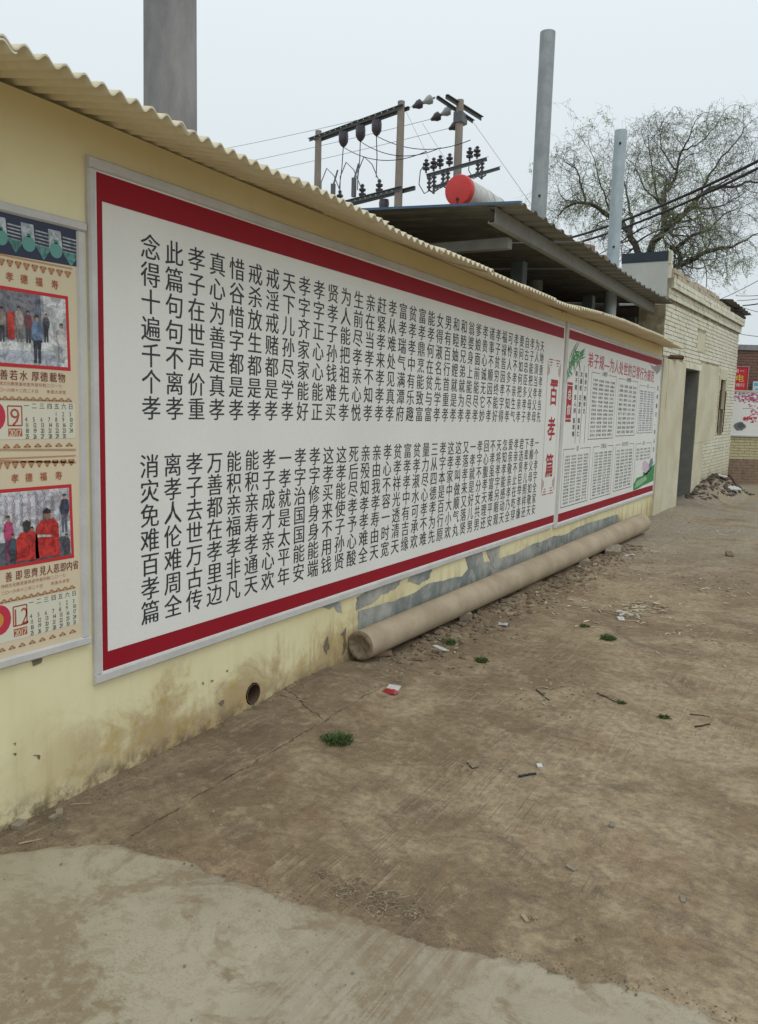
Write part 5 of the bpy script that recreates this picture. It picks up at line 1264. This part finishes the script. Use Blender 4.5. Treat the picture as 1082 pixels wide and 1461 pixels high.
stick([(765, 985), (775, 993), (784, 1000)], .004, M_bark, 'dry_twig', 'dark dry twig among straw in the middle of the dirt')
stick([(992, 1038), (1003, 1036), (1013, 1034)], .005, M_rust, 'dry_twig', 'reddish dry twig near the right edge')
stick([(985, 1020), (1000, 1021), (1013, 1024)], .003, M_bark, 'dry_twig', 'thin dry twig near the right edge above the reddish one')
stick([(667, 1090), (675, 1098), (683, 1095)], .003, M_bark, 'dry_twig', 'small curved twig in the centre of the dirt')
slab_piece(831, 804, .12, .22, .055, .5, M_cblock, 'brick_chunk', 'brick chunk propping the pole, nearer one', 'brick', .1)
slab_piece(875, 789, .16, .26, .055, .2, M_cblock, 'brick_chunk', 'larger broken brick against the far part of the pole', 'brick', .15)
slab_piece(658, 880, .10, .16, .05, .9, M_cblock, 'brick_chunk', 'dusty stone lump under the middle of the pole', 'stone', .2)
slab_piece(541, 935, .06, .15, .03, -.9, mat('pinkish_stone', (.40, .27, .2), .3, 20, .9, .5), 'stone_wedge', 'pinkish stone wedged under the near end of the pole', 'stone', .1)
slab_piece(898, 793, .05, .13, .008, -.9, M_paper, 'white_scrap', 'white plastic scrap beside the far half of the pole', 'scrap', .1)
slab_piece(628, 925, .035, .11, .004, 1.2, M_paper, 'white_scrap', 'pale torn scrap beneath the weed at the pole', 'scrap', .05)
slab_piece(966, 905, .04, .06, .015, .2, M_paper, 'white_scrap', 'small white lump right of the far weed tuft', 'scrap', .2) if False else None
slab_piece(886, 884, .045, .06, .01, .5, M_paper, 'white_scrap', 'crumpled white scrap just above the larger far weed tuft', 'scrap', .2)
slab_piece(892, 875, .04, .13, .006, 1.3, M_paper, 'white_scrap', 'long white chip at the edge of the straw scatter', 'scrap', .1)
slab_piece(770, 1094, .022, .022, .008, .6, M_paper, 'white_scrap', 'tiny white cube of scrap above the black stick', 'scrap', .3)
slab_piece(749, 1312, .012, .030, .006, .9, M_straw, 'white_scrap', 'pale chip near the concrete edge below the middle', 'scrap', .1)
slab_piece(815, 1240, .018, .034, .007, 1.2, M_peb, 'flat_stone', 'flat pale stone in the lower right dirt, left one', 'stone', .1)
slab_piece(873, 1179, .016, .026, .010, .3, M_peb, 'flat_stone', 'small dark edged stone in the upper part of the lower right dirt', 'stone', .2)
slab_piece(974, 1284, .014, .028, .006, .3, M_peb, 'flat_stone', 'small stone at the lower right', 'stone', .1)
slab_piece(620, 1240, .010, .022, .006, 1.1, M_peb, 'flat_stone', 'small pale stone on the dirt above the debris clump', 'stone', .1) if False else None
slab_piece(1041, 793, .07, .14, .03, .3, M_clod, 'dirt_lump', 'dark lump of dry clay at the right on the lane', 'clod', .2)
slab_piece(28, 1180, .035, .045, .016, .3, M_cblock, 'flat_stone', 'round flat stone at the foot of the wall in the left corner', 'stone', .05)
slab_piece(85, 1162, .025, .04, .012, .9, M_cblock, 'flat_stone', 'pale stone near the wall foot right of the corner stone', 'stone', .05)
slab_piece(76, 1168, .018, .03, .010, .2, M_cblock, 'flat_stone', 'smaller pale stone touching the other near the corner', 'stone', .05)

# ------------------------------------------------------------------ scattered grit, straw and rubble (uncountable)
random.seed(17)
peb = MB(); clod = MB(); straw = MB(); leaf = MB()
def pebat(mb, x, y, r, sq=(1, .8, .55)):
    mb.rock((x, y, gz(x, y) + r * .15 + (.012 if y < edge(min(max(x, 0), 13)) else 0)), r, sq)
def strawat(x, y, L, r=.0009):
    a = random.uniform(0, 6.283); z = gz(x, y) + .003 + (.010 if y < edge(min(max(x, 0), 13)) else 0); d = Vector((math.cos(a), math.sin(a), random.uniform(-.08, .15))) * L / 2; c = Vector((x, y, z + .002 + abs(d.z)))
    straw.tube([c - d, c + Vector((0, 0, random.uniform(0, .004))), c + d], r, 3, cap=False)
for i in range(1300):
    y = 1.0 + 9 * random.random() ** 1.6; x = .03 + random.random() * (1.0 + y * .35)
    if y < 2.0 and random.random() < .7: continue
    pebat(peb, x, y, random.choice((.002, .0025, .003, .0035, .005)))
for i in range(900):                                  # grit heaped by the pole
    y = random.uniform(4.1, 9.6); x = .12 + abs(random.gauss(0, .20)) + .03 * (y - 4)
    pebat(clod, x, y, random.choice((.006, .008, .011, .016, .024)) * (1 if x < .55 else .5))
for i in range(110):
    y = random.uniform(4.3, 8.8); x = random.uniform(.12, .42); pebat(clod, x, y, random.uniform(.014, .03), (1, .8, .5))
def cluster(u, v, s, n, L=.03, pb=0.3):
    c = G(u, v)
    for i in range(n):
        x, y = c.x + random.gauss(0, s * .8), c.y + random.gauss(0, s)
        if random.random() < pb: pebat(clod, x, y, random.uniform(.002, .007) * (1 + s * 3))
        else: strawat(x, y, random.uniform(.25, 1.0) * L, .0005 + .0004 * c.y / 3)
for a in ((492, 1268, .030, 90, .04, .55), (545, 1290, .036, 110, .035, .6), (590, 1303, .025, 70, .03, .55), (460, 1250, .02, 40, .03, .5), (530, 1272, .05, 60, .03, .7), (775, 1010, .13, 60, .06), (820, 985, .12, 50, .06), (790, 960, .16, 60, .05), (840, 1000, .08, 30, .06),
          (905, 870, .22, 130, .10), (940, 868, .12, 40, .10), (800, 830, .28, 120, .08), (700, 865, .20, 90, .05), (880, 800, .30, 110, .08), (610, 900, .10, 60, .04), (420, 975, .06, 50, .03), (350, 1010, .05, 30, .02), (130, 1140, .05, 30, .02),
          (60, 1200, .04, 25, .02), (1000, 830, .3, 40, .1), (660, 960, .1, 30, .04), (1040, 920, .25, 30, .08), (755, 1310, .012, 24, .012), (826, 1340, .010, 40, .008), (660, 1100, .05, 16, .02), (575, 975, .03, 24, .03)): cluster(*a)
for i in range(220):
    y = 1.2 + 8 * random.random(); x = .05 + random.random() * (1.2 + y * .3); strawat(x, y, random.uniform(.006, .03), .0006)
for i in range(700):                                 # soil spilling over the slab edge
    x = 3.2 * random.random(); y = edge(x) + random.gauss(.012, .022); pebat(clod, x, y - .0, random.choice((.0015, .002, .002, .003, .0045)))
for i in range(260):                                 # crumbs along the wall foot
    y = 1.5 + 10.8 * random.random(); x = .004 + abs(random.gauss(0, .03)); pebat(clod, x, y, random.choice((.003, .004, .006, .009)))
chips = MB()
def chipat(x, y, L, w):
    a = random.gauss(1.4, .9); M_ = Matrix.Translation((x, y, gz(x, y) + .003 + .3 * w + (.009 if y < edge(min(max(x, 0), 13)) else 0))) @ Matrix.Rotation(a, 4, 'Z') @ Matrix.Rotation(random.gauss(0, .15), 4, 'Y') @ Matrix.Rotation(random.gauss(0, .25), 4, 'X')
    vs = [M_ @ Vector(v) for v in ((-L / 2, -w * .3, 0), (-L * .1, -w / 2, .001), (L / 2, -w * .1, 0), (L * .35, w * .4, 0), (-L * .3, w / 2, .001))]
    vs += [v - Vector((0, 0, max(.0008, w * .12))) for v in vs]
    chips.add(vs, [(0, 1, 2, 3, 4), (9, 8, 7, 6, 5)] + [(i, i + 5, (i + 1) % 5 + 5, (i + 1) % 5) for i in range(5)])
for u, v, s, n_, L in ((905, 872, .13, 46, .10), (880, 872, .3, 40, .08), (940, 872, .10, 14, .10), (965, 905, .05, 10, .06), (545, 1292, .035, 22, .015), (492, 1270, .03, 18, .017), (592, 1305, .02, 12, .013), (640, 925, .12, 24, .05), (700, 870, .2, 30, .05), (780, 850, .25, 40, .06),
                       (830, 815, .3, 46, .07), (880, 790, .3, 50, .08), (790, 985, .12, 26, .035), (1010, 835, .4, 40, .08), (560, 960, .10, 20, .03), (680, 1095, .05, 6, .02), (1000, 900, .5, 40, .05), (760, 1180, .4, 26, .012), (600, 1110, .3, 22, .014), (300, 1150, .15, 20, .012), (1040, 760, .6, 40, .1), (850, 1300, .3, 24, .01)):
    c = G(u, v)
    for i in range(n_):
        x, y = c.x + random.gauss(0, s * .7), c.y + random.gauss(0, s)
        if x > .03: chipat(x, y, L * random.uniform(.3, 1.1), L * random.uniform(.08, .25))
stuff(chips.build('wood_chips', mat('pale_wood_chip', (.62, .54, .40), .35, 40, .9, 0)), 'pale wood chips and paper bits scattered on the dirt', 'chips')
stuff(peb.build('ground_grit', M_peb), 'fine pale grit scattered over the dirt and concrete', 'grit')
stuff(clod.build('soil_crumbs', M_clod), 'crumbled soil and small rubble heaped beside the pole and the wall foot', 'rubble')
stuff(straw.build('straw_litter', M_straw), 'dry straw and wood slivers scattered on the dirt', 'straw')
heap = MB()
for i in range(900):
    a = random.uniform(0, 6.283); r_ = random.random() ** .6; x, y = .18 + .50 * r_ * math.cos(a), 17.2 + 2.2 * r_ * math.sin(a)
    pebat(heap, max(x, .05), y, random.choice((.01, .02, .03, .045)), (1, .8, .6))
stuff(heap.build('rubble_heap', mat('grey_brown_rubble', (.16, .13, .10), .45, 18, .95, .4)), 'heap of earth and rubble against the far end of the brick house', 'rubble')
def rebar():
    P = [pixd(1018, 692, 16.2), pixd(1030, 684, 16.3), pixd(1041, 678, 16.3), pixd(1046, 685, 16.0), pixd(1055, 701, 15.6)]
    o = MB().tube(P, .020, 6).build('bent_iron_bar', M_rust, True); tag(o, 'rusty bent iron bar sticking out of the rubble heap', 'iron bar')
rebar()
for i, (u, v, lx, ly, lab) in enumerate(((1042, 703, .35, .22, 'largest white board scrap on the rubble heap'), (1030, 701, .25, .15, 'narrow white scrap left of the largest one on the heap'), (1022, 697, .15, .12, 'small pale scrap at the top left of the rubble heap'))):
    p = pix(u, v, 2, .12); M_ = Matrix.Translation((p.x, p.y, max(gz(p.x, p.y) + .05, .05))) @ Matrix.Rotation(.6 + i, 4, 'Z') @ Matrix.Rotation(.2, 4, 'X')
    o = MB().box(-lx / 2, lx / 2, -ly / 2, ly / 2, -.01, .01, 0, M_).build('board_scrap', M_paper); tag(o, lab, 'scrap')

bpy.data.objects.remove(_to)
